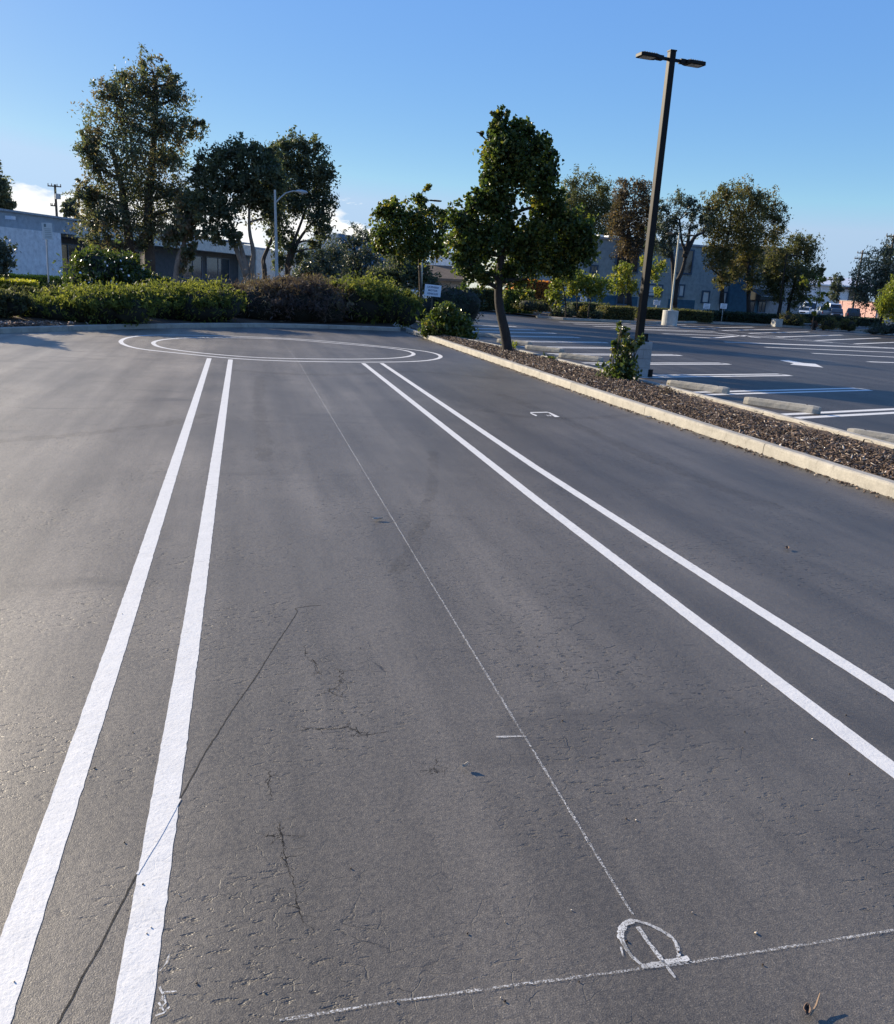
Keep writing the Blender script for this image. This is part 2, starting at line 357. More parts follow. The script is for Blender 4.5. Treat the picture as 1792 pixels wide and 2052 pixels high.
class MB:
    """boxes, tubes, prisms collected into one mesh; coordinates relative to org"""
    def __init__(s, org=(0, 0, 0)): s.V = []; s.F = []; s.o = np.array(org, float)
    def add(s, V, F):
        b = len(s.V); s.V += [tuple(np.array(v, float)-s.o) for v in V]; s.F += [[i+b for i in f] for f in F]; return s
    def box(s, c, d, rz=0., ax=None):
        c = np.array(c, float); h = np.array(d, float)/2
        A = ax if ax is not None else np.array([[math.cos(rz), math.sin(rz), 0], [-math.sin(rz), math.cos(rz), 0], [0, 0, 1]])
        V = [c+A[0]*h[0]*x+A[1]*h[1]*y+A[2]*h[2]*z for z in (-1, 1) for x, y in ((-1, -1), (1, -1), (1, 1), (-1, 1))]
        return s.add(V, [[3, 2, 1, 0], [4, 5, 6, 7], [0, 1, 5, 4], [1, 2, 6, 5], [2, 3, 7, 6], [3, 0, 4, 7]])
    def tube(s, P, R, n=8, cap=True):
        P = [np.array(p, float) for p in P]
        if not hasattr(R, '__len__'): R = [R]*len(P)
        V = []; up = np.array([.13, .29, 1.]) if abs((P[-1]-P[0])[2]) < .9*np.linalg.norm(P[-1]-P[0]) else np.array([1., .2, 0])
        for i, p in enumerate(P):
            t = P[min(i+1, len(P)-1)]-P[max(i-1, 0)]; t = t/(np.linalg.norm(t)+1e-9)
            a = np.cross(t, up); a /= np.linalg.norm(a)+1e-9; b = np.cross(t, a)
            for k in range(n):
                an = 2*math.pi*k/n; V.append(p+(a*math.cos(an)+b*math.sin(an))*R[i])
        F = [[i*n+k, i*n+(k+1) % n, (i+1)*n+(k+1) % n, (i+1)*n+k] for i in range(len(P)-1) for k in range(n)]
        if cap: F += [list(range(n))[::-1], [(len(P)-1)*n+k for k in range(n)]]
        return s.add(V, F)
    def prism(s, poly, a, b):
        """polygon of 3-D points extruded from offset a to offset b (vectors)"""
        n = len(poly); P = [np.array(p, float) for p in poly]; a = np.array(a, float); b = np.array(b, float)
        return s.add([p+a for p in P]+[p+b for p in P], [list(range(n))[::-1], [n+i for i in range(n)]]+[[i, (i+1) % n, n+(i+1) % n, n+i] for i in range(n)])
    def build(s, name, mat, parent=None, smooth=False, bev=None): 
        o = mesh_obj(name, s.V, s.F, mat, parent, smooth, None, bev)
        if parent is None: o.location = tuple(map(float, s.o))
        return o

def poly_strip(pts, w, z, jit=0., step=.25, closed=False):
    """ribbon on the ground along pts; edges wander by jit"""
    P = [np.array(p[:2], float) for p in pts]
    if closed: P = P+[P[0]]
    Q = []
    for a, b in zip(P[:-1], P[1:]):
        n = max(1, int(np.linalg.norm(b-a)/step))
        Q += [a+(b-a)*i/n for i in range(n)]
    if not closed: Q.append(P[-1])
    V = []; n = len(Q)
    for i, q in enumerate(Q):
        t = (Q[(i+1) % n]-Q[i-1]) if closed else Q[min(i+1, n-1)]-Q[max(i-1, 0)]
        t = t/(np.linalg.norm(t)+1e-9); nr = np.array([-t[1], t[0]])
        ww = w[0]+(w[1]-w[0])*i/(n-1) if isinstance(w, tuple) else w
        V.append((*(q+nr*(ww/2+rng.normal(0, jit))), z)); V.append((*(q-nr*(ww/2+rng.normal(0, jit))), z))
    m = n if closed else n-1
    return V, [[2*i+1, (2*i+3) % (2*n), (2*i+2) % (2*n), 2*i] for i in range(m)]
def catmull(P, k=8, closed=True):
    P = [np.array(p, float) for p in P]; n = len(P); out = []
    for i in range(n if closed else n-1):
        p0, p1, p2, p3 = (P[(i+j) % n] if closed else P[min(max(i+j, 0), n-1)] for j in (-1, 0, 1, 2))
        for q in range(k):
            t = q/k; out.append(.5*(2*p1+(p2-p0)*t+(2*p0-5*p1+4*p2-p3)*t*t+(3*p1-p0-3*p2+p3)*t**3))
    if not closed: out.append(P[-1])
    return out
def sheet(name, poly, z, mat, label, kind='structure', cat='ground'):
    return tag(mesh_obj(name, [(p[0], p[1], z) for p in poly], [list(range(len(poly)))], mat), label, cat, None, kind)

# ------------------------------------------------------------------ ground
def ring(r, n=64): return [(r*math.cos(2*math.pi*i/n), r*math.sin(2*math.pi*i/n)) for i in range(n)]
sheet('ground', ring(2500), -.004, M['drysoil'], 'dry bare ground running out to the horizon')
sheet('street', [(-400, 20), (400, 20), (400, 330), (-400, 330)], 0.0, M['street'], 'grey street surface beyond the planted edge of the lot', cat='street')
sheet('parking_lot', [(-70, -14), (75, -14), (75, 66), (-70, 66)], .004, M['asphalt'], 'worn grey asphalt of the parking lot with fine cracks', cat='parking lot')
ZP = .0054
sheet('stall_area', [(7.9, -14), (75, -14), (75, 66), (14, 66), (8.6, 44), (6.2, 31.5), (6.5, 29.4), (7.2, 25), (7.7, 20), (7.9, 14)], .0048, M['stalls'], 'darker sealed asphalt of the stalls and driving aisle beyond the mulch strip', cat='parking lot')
def marking(name, label, V, Fs, mat='paint', cat='road marking', group=None):
    return tag(mesh_obj(name, V, Fs, M[mat]), label, cat, group, 'structure')
def merge(parts):
    V = []; Fs = []
    for v, f in parts:
        b = len(V); V += v; Fs += [[i+b for i in q] for q in f]
    return V, Fs
# four long stripes
STR = [('outermost long white stripe, on the open side of the lot', [gp(210, 1300), gp(420, 717)], [(-.591, .95), (-.591, 3.9), (-.665, 18.1)]),
       ('long white stripe next to the chalk centre line, passing over the long crack', None, [(-.275, .9), (-.257, 3.9), (-.24, 18.0)]),
       ('long white stripe on the planting side, nearer the chalk line', None, None),
       ('long white stripe nearest the planting strip kerb', None, None)]
r1 = [gp(*p) for p in ((1900, 1628), (1792, 1546), (1505, 1328), (1075, 1002), (728, 728))]
r2 = [gp(*p) for p in ((1900, 1471), (1792, 1396), (1505, 1214), (1075, 938), (765, 728))]
paths = [STR[0][2], STR[1][2], r1, r2]
for (lab, _, _), P in zip(STR, paths):
    V, Fs = poly_strip(P, .093, ZP, .0010, .035)
    marking('painted_stripe', lab, V, Fs, group='long stripes of the painted lane')
# the two painted ovals
o1 = src(280, 900, 3.446, [(190, 190), (225, 163), (300, 143), (500, 123), (880, 127), (1300, 137), (1792, 156)])
o2 = src(800, 900, 3.446, [(450, 189), (850, 228), (1200, 263), (1420, 295), (1512, 332), (1440, 364), (1250, 382), (1000, 387), (700, 388), (350, 384), (0, 378)])
o3 = src(280, 900, 3.446, [(1400, 362), (1050, 332), (850, 310), (500, 276), (320, 250), (225, 218)])
i1 = src(280, 900, 3.446, [(505, 205), (530, 186), (600, 170), (800, 153), (1100, 149), (1500, 156), (1792, 164)])
i2 = src(800, 900, 3.446, [(450, 204), (850, 236), (1100, 265), (1205, 288), (1245, 315), (1150, 341), (950, 354), (600, 360), (0, 354)])
i3 = src(280, 900, 3.446, [(1500, 343), (1200, 322), (850, 288), (600, 250), (535, 228)])
for P, lab in ((o1+o2+o3, 'outer white oval line painted on the asphalt'), (i1+i2+i3, 'inner white oval line painted on the asphalt')):
    g = catmull([gp(*p)[:2] for p in P], 7)
    # even out the measured outline a little
    g = np.array(g)
    for _ in range(26): g = .5*g+.25*(np.roll(g, 1, 0)+np.roll(g, -1, 0))
    V, Fs = poly_strip(list(g), .10, ZP, .002, .12, True)
    marking('painted_oval', lab, V, Fs)
# chalk layout lines
def chalk(label, pts, w, mat='chalk', jit=.001, name='chalk_line'):
    V, Fs = poly_strip([gp(*p) for p in pts], w, ZP+.0012, jit, .03)
    marking(name, label, V, Fs, mat, 'chalk line')
chalk('long chalk centre line between the two pairs of stripes', [(566, 685), (600, 728), (840, 1130), (1052, 1480), (1268, 1836)], .009)
chalk('chalk base line crossing below the chalk circle', [(560, 2049), (780, 2012), (1060, 1974), (1350, 1937), (1560, 1904), (1850, 1858)], .008)
chalk('short chalk tick beside the centre line', [(994, 1479), (1054, 1478)], .012, 'thick_chalk')
c4 = lambda L_: src(1400, 2450, 1.629, L_)
Vc, Fc = [], []
for pts, w in ((c4([(640, 412), (595, 370), (560, 320), (538, 280), (546, 240), (570, 218), (600, 210), (660, 222), (730, 255), (778, 288), (803, 330), (808, 380)]), .010),
               (c4([(600, 378), (555, 300), (565, 238), (605, 216)]), .009),
               (c4([(625, 238), (680, 320), (742, 402)]), .013), (c4([(735, 392), (794, 472)]), .008),
               (c4([(638, 420), (740, 405), (855, 380)]), .017), (c4([(545, 330), (556, 372)]), .005)):
    a, b = poly_strip([gp(*p) for p in catmull(pts, 5, False)], w, ZP+.0016, .0012, .012); Vc.append((a, b))
V, Fs = merge(Vc); marking('chalk_mark', 'hand drawn chalk circle with a thick stroke through it', V, Fs, 'thick_chalk', 'chalk mark')
c5 = lambda L_: src(0, 2000, 1.792, L_)
sc_ = [poly_strip([gp(*p) for p in c5(l)], .005, ZP+.0016, .001, .01) for l in ([(850, 1205), (835, 1250), (800, 1290)], [(885, 1392), (820, 1396), (815, 1440)], [(800, 1370), (830, 1450), (800, 1480)], [(850, 1470), (820, 1500), (780, 1515)], [(795, 1450), (820, 1490)])]
V, Fs = merge(sc_); marking('chalk_scribble', 'small chalk scribble beside the end of the stripe', V, Fs, 'thick_chalk', 'chalk mark')
c3 = lambda L_: src(2100, 1600, 3.42, L_)
fa = [poly_strip([gp(*p) for p in l], w, ZP+.0006, .001, .03) for l, w in ((c3([(-520, -150), (1005, 0), (1170, 40), (1440, 110)]), .010), (c3([(590, 560), (730, 510), (1060, 395), (1290, 330)]), .008), (c3([(1210, 945), (1368, 868), (1500, 800)]), .009),
       ([(900, 1538), (955, 1534), (1000, 1521)], .006), ([(843, 1540), (905, 1537)], .005), ([(948, 1640), (1010, 1625)], .004), ([(1190, 1640), (1215, 1680)], .006), ([(990, 780), (1022, 812)], .012), ([(612, 1255), (630, 1300)], .006))]
V, Fs = merge(fa); marking('chalk_trace', 'faint old chalk traces scattered around the lane', V, Fs, 'faint_chalk', 'chalk line')
# remains of white paint on a patch near the kerb
cp = lambda L_: src(1440, 1120, 11.2, L_)
pp = []
for l in ([(470, 366), (1010, 356), (1040, 380), (500, 390)], [(1010, 358), (1110, 382), (1400, 512), (1250, 522)], [(470, 380), (700, 468), (660, 492), (500, 420)], [(960, 440), (1075, 485), (1040, 492)], [(1050, 438), (1160, 488), (1110, 492)]):
    P = [gp(*p) for p in cp(l)]; pp.append(([(p[0], p[1], ZP) for p in P], [list(range(len(P)))]))
V, Fs = merge(pp)
bmv = mesh_obj('painted_patch', V, Fs, M['paint']); tag(bmv, 'broken white painted outline on the asphalt near the kerb', 'road marking', None, 'structure')
# cracks
def dark_alpha_mat(name, col, lo, hi, amax, sc=120, big=5.):
    m = chalk_mat(name, .5); nd, lk = m.node_tree.nodes, m.node_tree.links; p = nd['Principled BSDF']; v = objvec(nd, lk)
    p.inputs['Base Color'].default_value = (*col, 1); p.inputs['Specular IOR Level'].default_value = .2
    a = nmath(nd, lk, 'MULTIPLY', mapr(nd, lk, noise(nd, lk, v, sc, 4, .7), lo, hi, 0, amax), mapr(nd, lk, noise(nd, lk, v, big, 4, .6), .36, .56, .25, 1.))
    lk.new(a, p.inputs['Alpha']); return m
M['crackline'] = dark_alpha_mat('crack_line', (.016, .015, .014), .38, .52, .95, 150, 14)
M['smear'] = dark_alpha_mat('tyre_smear', (.020, .020, .020), .30, .75, .20, 40, 3)
def crack(label, pts, w, jit=.002, mat='tar'):
    P = catmull([gp(*p)[:2] for p in pts], 6, False); w0, w1 = w if isinstance(w, tuple) else (w, w)
    if mat == 'tar' and jit > .0015:
        parts = []
        for k, (f, jj) in enumerate(((.55, 1.), (.35, 2.2), (.25, 3.5))):
            Q = [np.array(p)+rng.normal(0, jit*jj, 2) for p in P]
            if k: i0 = rng.integers(0, max(1, len(Q)//2)); Q = Q[i0:i0+max(4, len(Q)//2)]
            V, Fs = poly_strip(Q, (w0*f, w1*f), .0044+.0001*k, w0*.16, .008); parts.append((V, Fs))
        for _ in range(max(3, len(P)//2)):      # side cracks
            p = np.array(P[rng.integers(len(P))]); an = rng.uniform(0, 6.28); q = [p]
            for _ in range(rng.integers(2, 5)): an += rng.normal(0, .5); q.append(q[-1]+np.array([math.cos(an), .6*math.sin(an)])*rng.uniform(.01, .03))
            parts.append(poly_strip(q, (w0*.4, w0*.12), .0047, w0*.08, .006))
        V, Fs = merge(parts); mat = 'crackline'
    else:
        P = [np.array(p)+rng.normal(0, jit, 2) for p in P]
        V, Fs = poly_strip(P, (w0, w1), .0045, w0*.12, .02)
    marking('crack', label, V, Fs, mat, 'crack')
M['seam'] = chalk_mat('dark_seam', .12); M['seam'].node_tree.nodes['Principled BSDF'].inputs['Base Color'].default_value = (.03, .03, .03, 1)
c6 = lambda L_: src(600, 1600, 1.991, L_)
crack('long dark crack running under the stripe towards the bottom edge', c6([(590, 188), (520, 192), (450, 206), (460, 225), (400, 320), (320, 440), (240, 570), (150, 700)])+c5([(1150, 0), (1100, 80), (1030, 190), (960, 320), (900, 430), (800, 620), (690, 800), (600, 970), (500, 1170), (430, 1290), (330, 1480), (270, 1590)]), (.0048, .0062), .0008)
V, Fs = poly_strip([gp(*p) for p in c5([(905, 425), (850, 525), (800, 620), (740, 715), (688, 805)])], .007, ZP+.0012, .0006, .02)
marking('crack_ridge', 'painted over crack ridge inside the stripe', V, Fs, 'paint', 'crack')
crack('rough broken crack left of the lane centre near the bottom', c6([(300, 1110), (306, 1190), (322, 1275)]), .006, .004)
crack('rough branching crack left of the lane centre', c5([(1400, 540), (1410, 610), (1435, 740), (1470, 860), (1495, 960), (1520, 1050)]), (.005, .007), .003)
crack('short crossing crack over the branching crack', c5([(1330, 612), (1400, 606), (1530, 610)]), .005, .002)
crack('broken crack in the middle of the lane', c6([(500, 410), (510, 470), (555, 500), (570, 560), (600, 570)]), .006, .004)
crack('jagged crack near the lane middle', c6([(690, 540), (705, 600), (690, 640), (640, 670), (740, 700)]), .007, .006)
crack('flat dark crack in the lane middle', c6([(500, 870), (620, 880), (760, 870), (820, 910), (960, 895)]), .009, .004)
crack('wavy crack beside the chalk arc', c6([(1240, 1040), (1225, 1085), (1205, 1110), (1260, 1115), (1310, 1085)]), .005, .003)
crack('dark seam on the open side of the lot', src(0, 1000, 1.792, [(790, 470), (720, 600), (660, 740), (600, 880), (520, 980), (440, 1180), (400, 1350), (260, 1550), (200, 1760), (120, 1990)]), (.035, .045), .012, 'seam')
crack('thin seam across the open asphalt, farther', src(0, 1000, 1.792, [(-40, 812), (250, 795), (560, 795)]), .012, .003, 'seam')
crack('thin seam across the open asphalt, nearer', src(0, 1000, 1.792, [(-60, 1195), (250, 1188), (440, 1180)]), .012, .003, 'seam')
crack('oblique seam across the open asphalt', src(0, 1000, 1.792, [(0, 930), (100, 885), (280, 800)]), .012, .004, 'seam')
crack('short dark smear crossing the outermost stripe', src(0, 1000, 1.792, [(610, 895), (780, 893), (905, 888)]), .03, .004, 'seam')
# dark tyre smears
def smear(label, pts, w):
    V, Fs = poly_strip(catmull([gp(*p)[:2] for p in pts], 8, False), w, .0048, w*.10, .05); marking('tyre_mark', label, V, Fs, 'smear', 'tyre mark')
smear('curved dark tyre smear right of the chalk centre line', [(868, 905), (868, 960), (852, 1035), (818, 1105), (790, 1150)], .10)
smear('curved dark tyre smear beside the inner left stripe', [(522, 755), (519, 810), (526, 870), (530, 925)], .16)
smear('dark tyre sweep crossing the lane below the oval', [(470, 742), (650, 752), (830, 745), (1000, 760)], .30)
smear('dark tyre sweep by the broken painted patch', [(960, 822), (1060, 836), (1180, 838), (1300, 832), (1420, 850)], .22)
smear('long dark tyre sweep on the kerb side of the stripes', [(1000, 790), (1150, 850), (1350, 940), (1560, 1020)], .20)
smear('dark tyre sweep on the open side of the lot', [(-20, 885), (150, 872), (330, 850), (420, 830)], .22)
# stall lines
for i, (tx, ty) in enumerate([(13.7, 10.9), (13.68, 13.6), (13.65, 16.34), (13.58, 19.16), (13.55, 21.96), (13.44, 24.6), (13.26, 27.05), (13.08, 29.47), (13.01, 32.06), (12.88, 34.43), (12.72, 36.63), (12.55, 38.88)]):
    s0 = np.array([8.55, ty-1.74]); t0 = np.array([tx, ty]); d = (t0-s0)/np.linalg.norm(t0-s0); n = np.array([-d[1], d[0]])
    V, Fs = merge([poly_strip([s0+n*.165, t0+n*.165], .16, ZP, .002, .3), poly_strip([s0-n*.165, t0-n*.165], .16, ZP, .002, .3),
                   ([(*(t0-d*.05+n*.19), ZP+.0006), (*(t0-d*.05-n*.19), ZP+.0006), (*(t0+d*.05-n*.12), ZP+.0006), (*(t0+d*.05+n*.12), ZP+.0006)], [[0, 3, 2, 1][::-1]])])
    marking('stall_line', 'white double stall line beside the planting strip', V, Fs, 'paint', group='double stall lines along the planting strip')
c8 = lambda L_: src(1700, 850, 2.24, L_)
cs = lambda L_: src(2000, 480, 3.584, L_)
cq = lambda L_: src(1500, 450, 3.584, L_)
far = [c8([(1630, 361), (1900, 370)]), c8([(1280, 308), (1900, 337)]), c8([(985, 270), (1900, 307)]), c8([(735, 238), (1900, 282)]),
       cs([(100, 1705), (1800, 1765)]), c8([(345, 185), (900, 203)])+cs([(1180, 1712)]), cq([(1550, 1765), (1790, 1772)])+cs([(300, 1640), (700, 1662)]),
       cq([(1060, 1690), (1790, 1720)])+cs([(450, 1665)]), cq([(760, 1675), (1790, 1706)]), cq([(575, 1655), (1790, 1680)]), cq([(380, 1632), (1780, 1662)]), cq([(230, 1612), (1500, 1640)]),
       cs([(1650, 1665), (1010, 1690)]), cs([(1270, 1635), (620, 1655)]), cs([(940, 1602), (330, 1618)]), cs([(635, 1577), (60, 1590)]), cs([(380, 1556), (0, 1562)]), cs([(1900, 1705), (1400, 1724)])]
for l in far:
    V, Fs = poly_strip([gp(*p) for p in l], .25, ZP, .003, .5)
    marking('stall_line', 'thin white stall line in the far bay of the lot', V, Fs, 'paint', group='stall lines of the far bay')
V, Fs = poly_strip([gp(*p) for p in cs([(-30, 1580), (400, 1625), (900, 1680), (1900, 1785)])], .11, ZP+.0010, .003, .5)
marking('stall_line', 'long oblique line through the middle of the far bay', V, Fs, 'old_paint')
P = [gp(*p) for p in c8([(1075, 352), (1130, 351), (1225, 369), (1300, 374), (1348, 397), (1140, 378), (1165, 371)])]
marking('painted_arrow', 'white arrow painted in the driving aisle', [(p[0], p[1], ZP) for p in P], [list(range(len(P)))])

# ------------------------------------------------------------------ kerbs and beds
def kerb(label, pts, side, w=.15, h=.14, seg=3.05, mat='kerb'):
    """swept kerb; pts run along the asphalt side, side=+1 puts the body to the left of the path"""
    P = [np.array(p[:2], float) for p in pts]; L_ = [0.]
    for a, b in zip(P[:-1], P[1:]): L_.append(L_[-1]+np.linalg.norm(b-a))
    def pos(s):
        i = min(max(np.searchsorted(L_, s)-1, 0), len(P)-2); t = (s-L_[i])/(L_[i+1]-L_[i]); return P[i]+(P[i+1]-P[i])*t
    def nrm(s):
        d = pos(min(s+.25, L_[-1]))-pos(max(s-.25, 0)); d /= np.linalg.norm(d); return np.array([-d[1], d[0]])*side
    prof = [(0, -.05), (.006, h-.03), (.012, h-.012), (.03, h), (w-.02, h), (w, h-.02), (w, -.05)]
    V = []; Fs = []; s = 0.; k = len(prof)
    while s < L_[-1]-.05:
        e = min(s+seg+rng.uniform(-.5, .5), L_[-1]); n = max(2, int((e-s)/.35)+1); b = len(V)
        for i in range(n):
            u = s+.006+(e-s-.012)*i/(n-1); c = pos(u); nr = nrm(u); dz = rng.normal(0, .0012); dx = rng.normal(0, .0012)
            V += [(*(c+nr*(o+dx)), z+(dz if z > 0 else 0)) for o, z in prof]
        Fs += [[b+i*k+j, b+(i+1)*k+j, b+(i+1)*k+(j+1) % k, b+i*k+(j+1) % k] for i in range(n-1) for j in range(k)]
        Fs += [[b+j for j in range(k)][::-1], [b+(n-1)*k+j for j in range(k)]]
        s = e
    if side > 0: Fs = [f[::-1] for f in Fs]
    return tag(mesh_obj('kerb', V, Fs, M[mat]), label, 'kerb', None, 'structure')
NEAR = [(6.20, 2.5), (6.10, 6.6), (6.04, 8.6), (5.98, 10.4), (5.90, 12.8), (5.88, 16), (5.83, 21.5), (5.78, 30.6)]
FARK = [(8.25, 2.5), (8.10, 6.5), (8.02, 9), (8.0, 11.6), (7.92, 13.5), (7.80, 17), (7.62, 20), (7.40, 23), (7.1, 25), (6.6, 27.6), (6.05, 30.2)]
BACK = [gp(*p) for p in ((-260, 690), (-120, 677), (0, 668), (120, 664), (230, 660), (330, 658), (440, 656), (520, 656), (600, 657), (700, 660), (803, 664))]
kerb('pale kerb between the asphalt lane and the mulch bed', NEAR, -1)
kerb('pale kerb between the mulch bed and the parking stalls', FARK, 1)
kerb('curved kerb in front of the low hedges', BACK, 1)
bed = [(p[0]+.1, p[1]) for p in NEAR]+[(p[0]-.1, p[1]) for p in FARK[::-1]]
# mulch bed surface as a gently mounded strip
def bed_surface():
    V = []; Fs = []; ys = np.arange(2.6, 30.4, .18); nx = 12
    nearx = np.interp(ys, [p[1] for p in NEAR], [p[0] for p in NEAR])+.14; farx = np.interp(ys, [p[1] for p in FARK], [p[0] for p in FARK])-.13
    for y, a, b in zip(ys, nearx, farx):
        for i in range(nx+1):
            t = i/nx; V.append((a+(b-a)*t, y, .085+.05*math.sin(math.pi*t)+rng.normal(0, .008)))
    k = nx+1
    Fs = [[j*k+i, j*k+i+1, (j+1)*k+i+1, (j+1)*k+i] for j in range(len(ys)-1) for i in range(nx)]
    return V, Fs, ys, nearx, farx
V, Fs, ys_, nx_, fx_ = bed_surface()
tag(mesh_obj('planting_bed', V, Fs, M['bed_soil'], smooth=True), 'dark soil of the narrow planting strip between two kerbs', 'planting bed', None, 'structure')
def in_bed(y, t): return np.interp(y, ys_, nx_)*(1-t)+np.interp(y, ys_, fx_)*t
m_, nd, lk, p_ = new_mat('wood_chips'); a_ = nd.new('ShaderNodeAttribute'); a_.attribute_name = 'tint'
lk.new(ramp(nd, lk, a_.outputs['Fac'], [(0, (.018, .012, .008)), (.45, (.062, .038, .025)), (.74, (.13, .080, .052)), (.88, (.24, .165, .11)), (1, (.58, .50, .40))]), p_.inputs['Base Color'])
p_.inputs['Roughness'].default_value = .8; M['chip'] = m_
def flat_bits(xy, z, lmin, lmax, asp, thick, tilt=.5):
    """thin chips lying about: each one a little box"""
    n = len(xy); ln = rng.uniform(lmin, lmax, n); wd = ln*rng.uniform(asp*.6, asp*1.4, n); a = rng.uniform(0, 2*math.pi, n); ti = rng.normal(0, tilt, n)
    u = np.stack([np.cos(a)*np.cos(ti), np.sin(a)*np.cos(ti), np.sin(ti)], 1); v = np.stack([-np.sin(a), np.cos(a), rng.normal(0, tilt*.7, n)], 1); v /= np.linalg.norm(v, axis=1)[:, None]
    w = np.cross(u, v); c = np.c_[xy, z]
    V = np.zeros((n, 8, 3)); q = 0
    for sz in (-1, 1):
        for sx, sy in ((-1, -1), (1, -1), (1, 1), (-1, 1)):
            V[:, q] = c+u*(ln*sx/2*(1 if sy > 0 else .8))[:, None]+v*(wd*sy/2)[:, None]+w*(thick*sz/2); q += 1
    f = np.array([[3, 2, 1, 0], [4, 5, 6, 7], [0, 1, 5, 4], [1, 2, 6, 5], [2, 3, 7, 6], [3, 0, 4, 7]])
    Fs = (f[None]+(np.arange(n)*8)[:, None, None]).reshape(-1, 4)
    return V.reshape(-1, 3), Fs
n = 32000
y = 4.5+26*rng.random(n)**1.9; t = rng.beta(1.05, 1.5, n); keep = (rng.random(n) < 1-np.clip((t-.52)*3.2, 0, .93)*np.clip((14.5-y)/2, 0, 1)*np.clip((y-7)/1.5, .25, 1)); t = t[keep]; y = y[keep]; n = len(y); x = in_bed(y, t); z = .10+.05*np.sin(math.pi*t)+rng.uniform(-.008, .03, n)
V, Fs = flat_bits(np.c_[x, y], z, .012, .105, .17, .005, .38)
tag(mesh_obj('wood_chip_mulch', V, Fs, M['chip'], tint=np.repeat(rng.random(n), 6)), 'dark wood chip mulch scattered over the planting strip', 'mulch', None, 'stuff')
# planted ground behind the curved kerb
bk = [(p[0], p[1]) for p in BACK]
V = []; Fs = []
for i, (x, y) in enumerate(bk):
    for j in range(9): V.append((x-.05+j*.25*(-1 if x < 0 else .0), y+.12+j*1.5, .09+.30*min(1, j/4)))
Fs = [[i*9+j, (i+1)*9+j, (i+1)*9+j+1, i*9+j+1] for i in range(len(bk)-1) for j in range(8)]
tag(mesh_obj('hedge_bed', V, Fs, M['soil'], smooth=True), 'brown earth under the low hedges behind the curved kerb', 'planting bed', None, 'structure')
# far beds
ISL = [gp(*p)[:2] for p in ((1095, 638), (1130, 641), (1300, 648), (1400, 647), (1530, 653), (1640, 659), (1757, 665), (1860, 672))]
kerb('pale kerb along the far planted edge of the lot', [ISL[0]+np.array([.6, 3.2]), ISL[0]+np.array([-.3, 1.2])]+ISL, 1, .16, .14)
bd = ISL+[p+np.array([-1.5, 9]) for p in ISL[::-1]]
tag(mesh_obj('far_bed', [(p[0], p[1], .10) for p in bd], [list(range(len(bd)))], M['soil']), 'dark earth of the far planted edge', 'planting bed', None, 'structure')
HBK = [gp(*p)[:2] for p in ((940, 621), (1000, 623), (1080, 628), (1130, 630))]
kerb('thin kerb below the clipped hedges by the street entrance', HBK, 1, .16, .14)

# ------------------------------------------------------------------ wheel stops
def wheel_stop(x, y, ln=1.62, rz=0., chip=0):
    prof = [(-.085, 0), (-.075, .075), (-.05, .125), (.05, .125), (.075, .075), (.085, 0)]
    r0 = random.Random(int(y*100)); st = 14; V = []
    for i in range(st+1):
        u = -ln/2+ln*i/st; e = .75 if i in (0, st) else 1.
        V += [(u, o*e+r0.uniform(-.002, .002), z*(.93 if i in (0, st) else 1)+r0.uniform(-.0025, .0025)*(z > 0)-(chip*.03 if i == 9 and z > .1 else 0)) for o, z in prof]
    k = 6; Fs = [[i*k+j, (i+1)*k+j, (i+1)*k+(j+1) % k, i*k+(j+1) % k] for i in range(st) for j in range(k)]+[list(range(k)), [st*k+j for j in range(k)][::-1]]
    o = mesh_obj('wheel_stop', V, Fs, M['stop'], bev=.006); o.location = (x, y, .005); o.rotation_euler = (0, 0, rz)
    for u in (-ln*.33, ln*.33): MB().tube([(u, 0, .10), (u, 0, .131)], .014, 8).build('anchor_pin', M['tar'], o)
    return o
STOPL = ['concrete wheel stop cut by the edge of the view', 'fully visible sunlit concrete wheel stop nearest the mulch bed end', 'concrete wheel stop lying in the shadow beside the lamp base', 'concrete wheel stop hidden behind the lamp base',
         'concrete wheel stop just beyond the shrub at the lamp base', 'concrete wheel stop behind the small plant', 'concrete wheel stop beside the leaning tree trunk', 'far concrete wheel stop behind the round bush']
for i, (px, py) in enumerate([(1800, 882), (1566, 812), (1398, 775), (0, 0), (1164, 716), (1091, 699), (1031, 685.5), (982, 672)]):
    if i == 3: continue
    x, y, _ = gp(px, py, .06)
    tag(wheel_stop(x, y, 1.32, math.radians(-57 if i < 3 else -52), i == 0), STOPL[i], 'wheel stop', 'concrete wheel stops in the stalls')

# ------------------------------------------------------------------ small things on the asphalt
def leaf_piece(name, label, px, py, ln, wd, rz, mat, cat, zz=.014):
    p = gp(px, py); n = 7; V = []
    for i in range(n):
        t = i/(n-1); w = wd*math.sin(math.pi*(.08+.9*t))**.8/2; V += [(ln*(t-.5), w, .006+.012*abs(t-.4)+.004), (ln*(t-.5), 0, .002+.02*(t-.5)**2), (ln*(t-.5), -w, .007+.01*t)]
    Fs = [[3*i+j, 3*i+j+1, 3*i+j+4, 3*i+j+3] for i in range(n-1) for j in range(2)]
    o = mesh_obj(name, V, Fs, mat); o.location = (p[0], p[1], zz); o.rotation_euler = (0, 0, rz)
    md = o.modifiers.new('thickness', 'SOLIDIFY'); md.thickness = .002
    return tag(o, label, cat)
M['dry_leaf'] = plain('dry_leaf', (.40, .36, .29), .7, 0, .25, 30); M['brown_dry'] = plain('brown_dry_leaf', (.12, .07, .045), .7, 0, .3, 30)
leaf_piece('dry_leaf', 'pale curled dry leaf lying in the middle of the lane', 757, 1044, .075, .03, .1, M['dry_leaf'], 'leaf')
leaf_piece('dry_leaf', 'tiny pale leaf below the chalk arc', 932, 1543, .025, .008, .4, M['dry_leaf'], 'leaf')
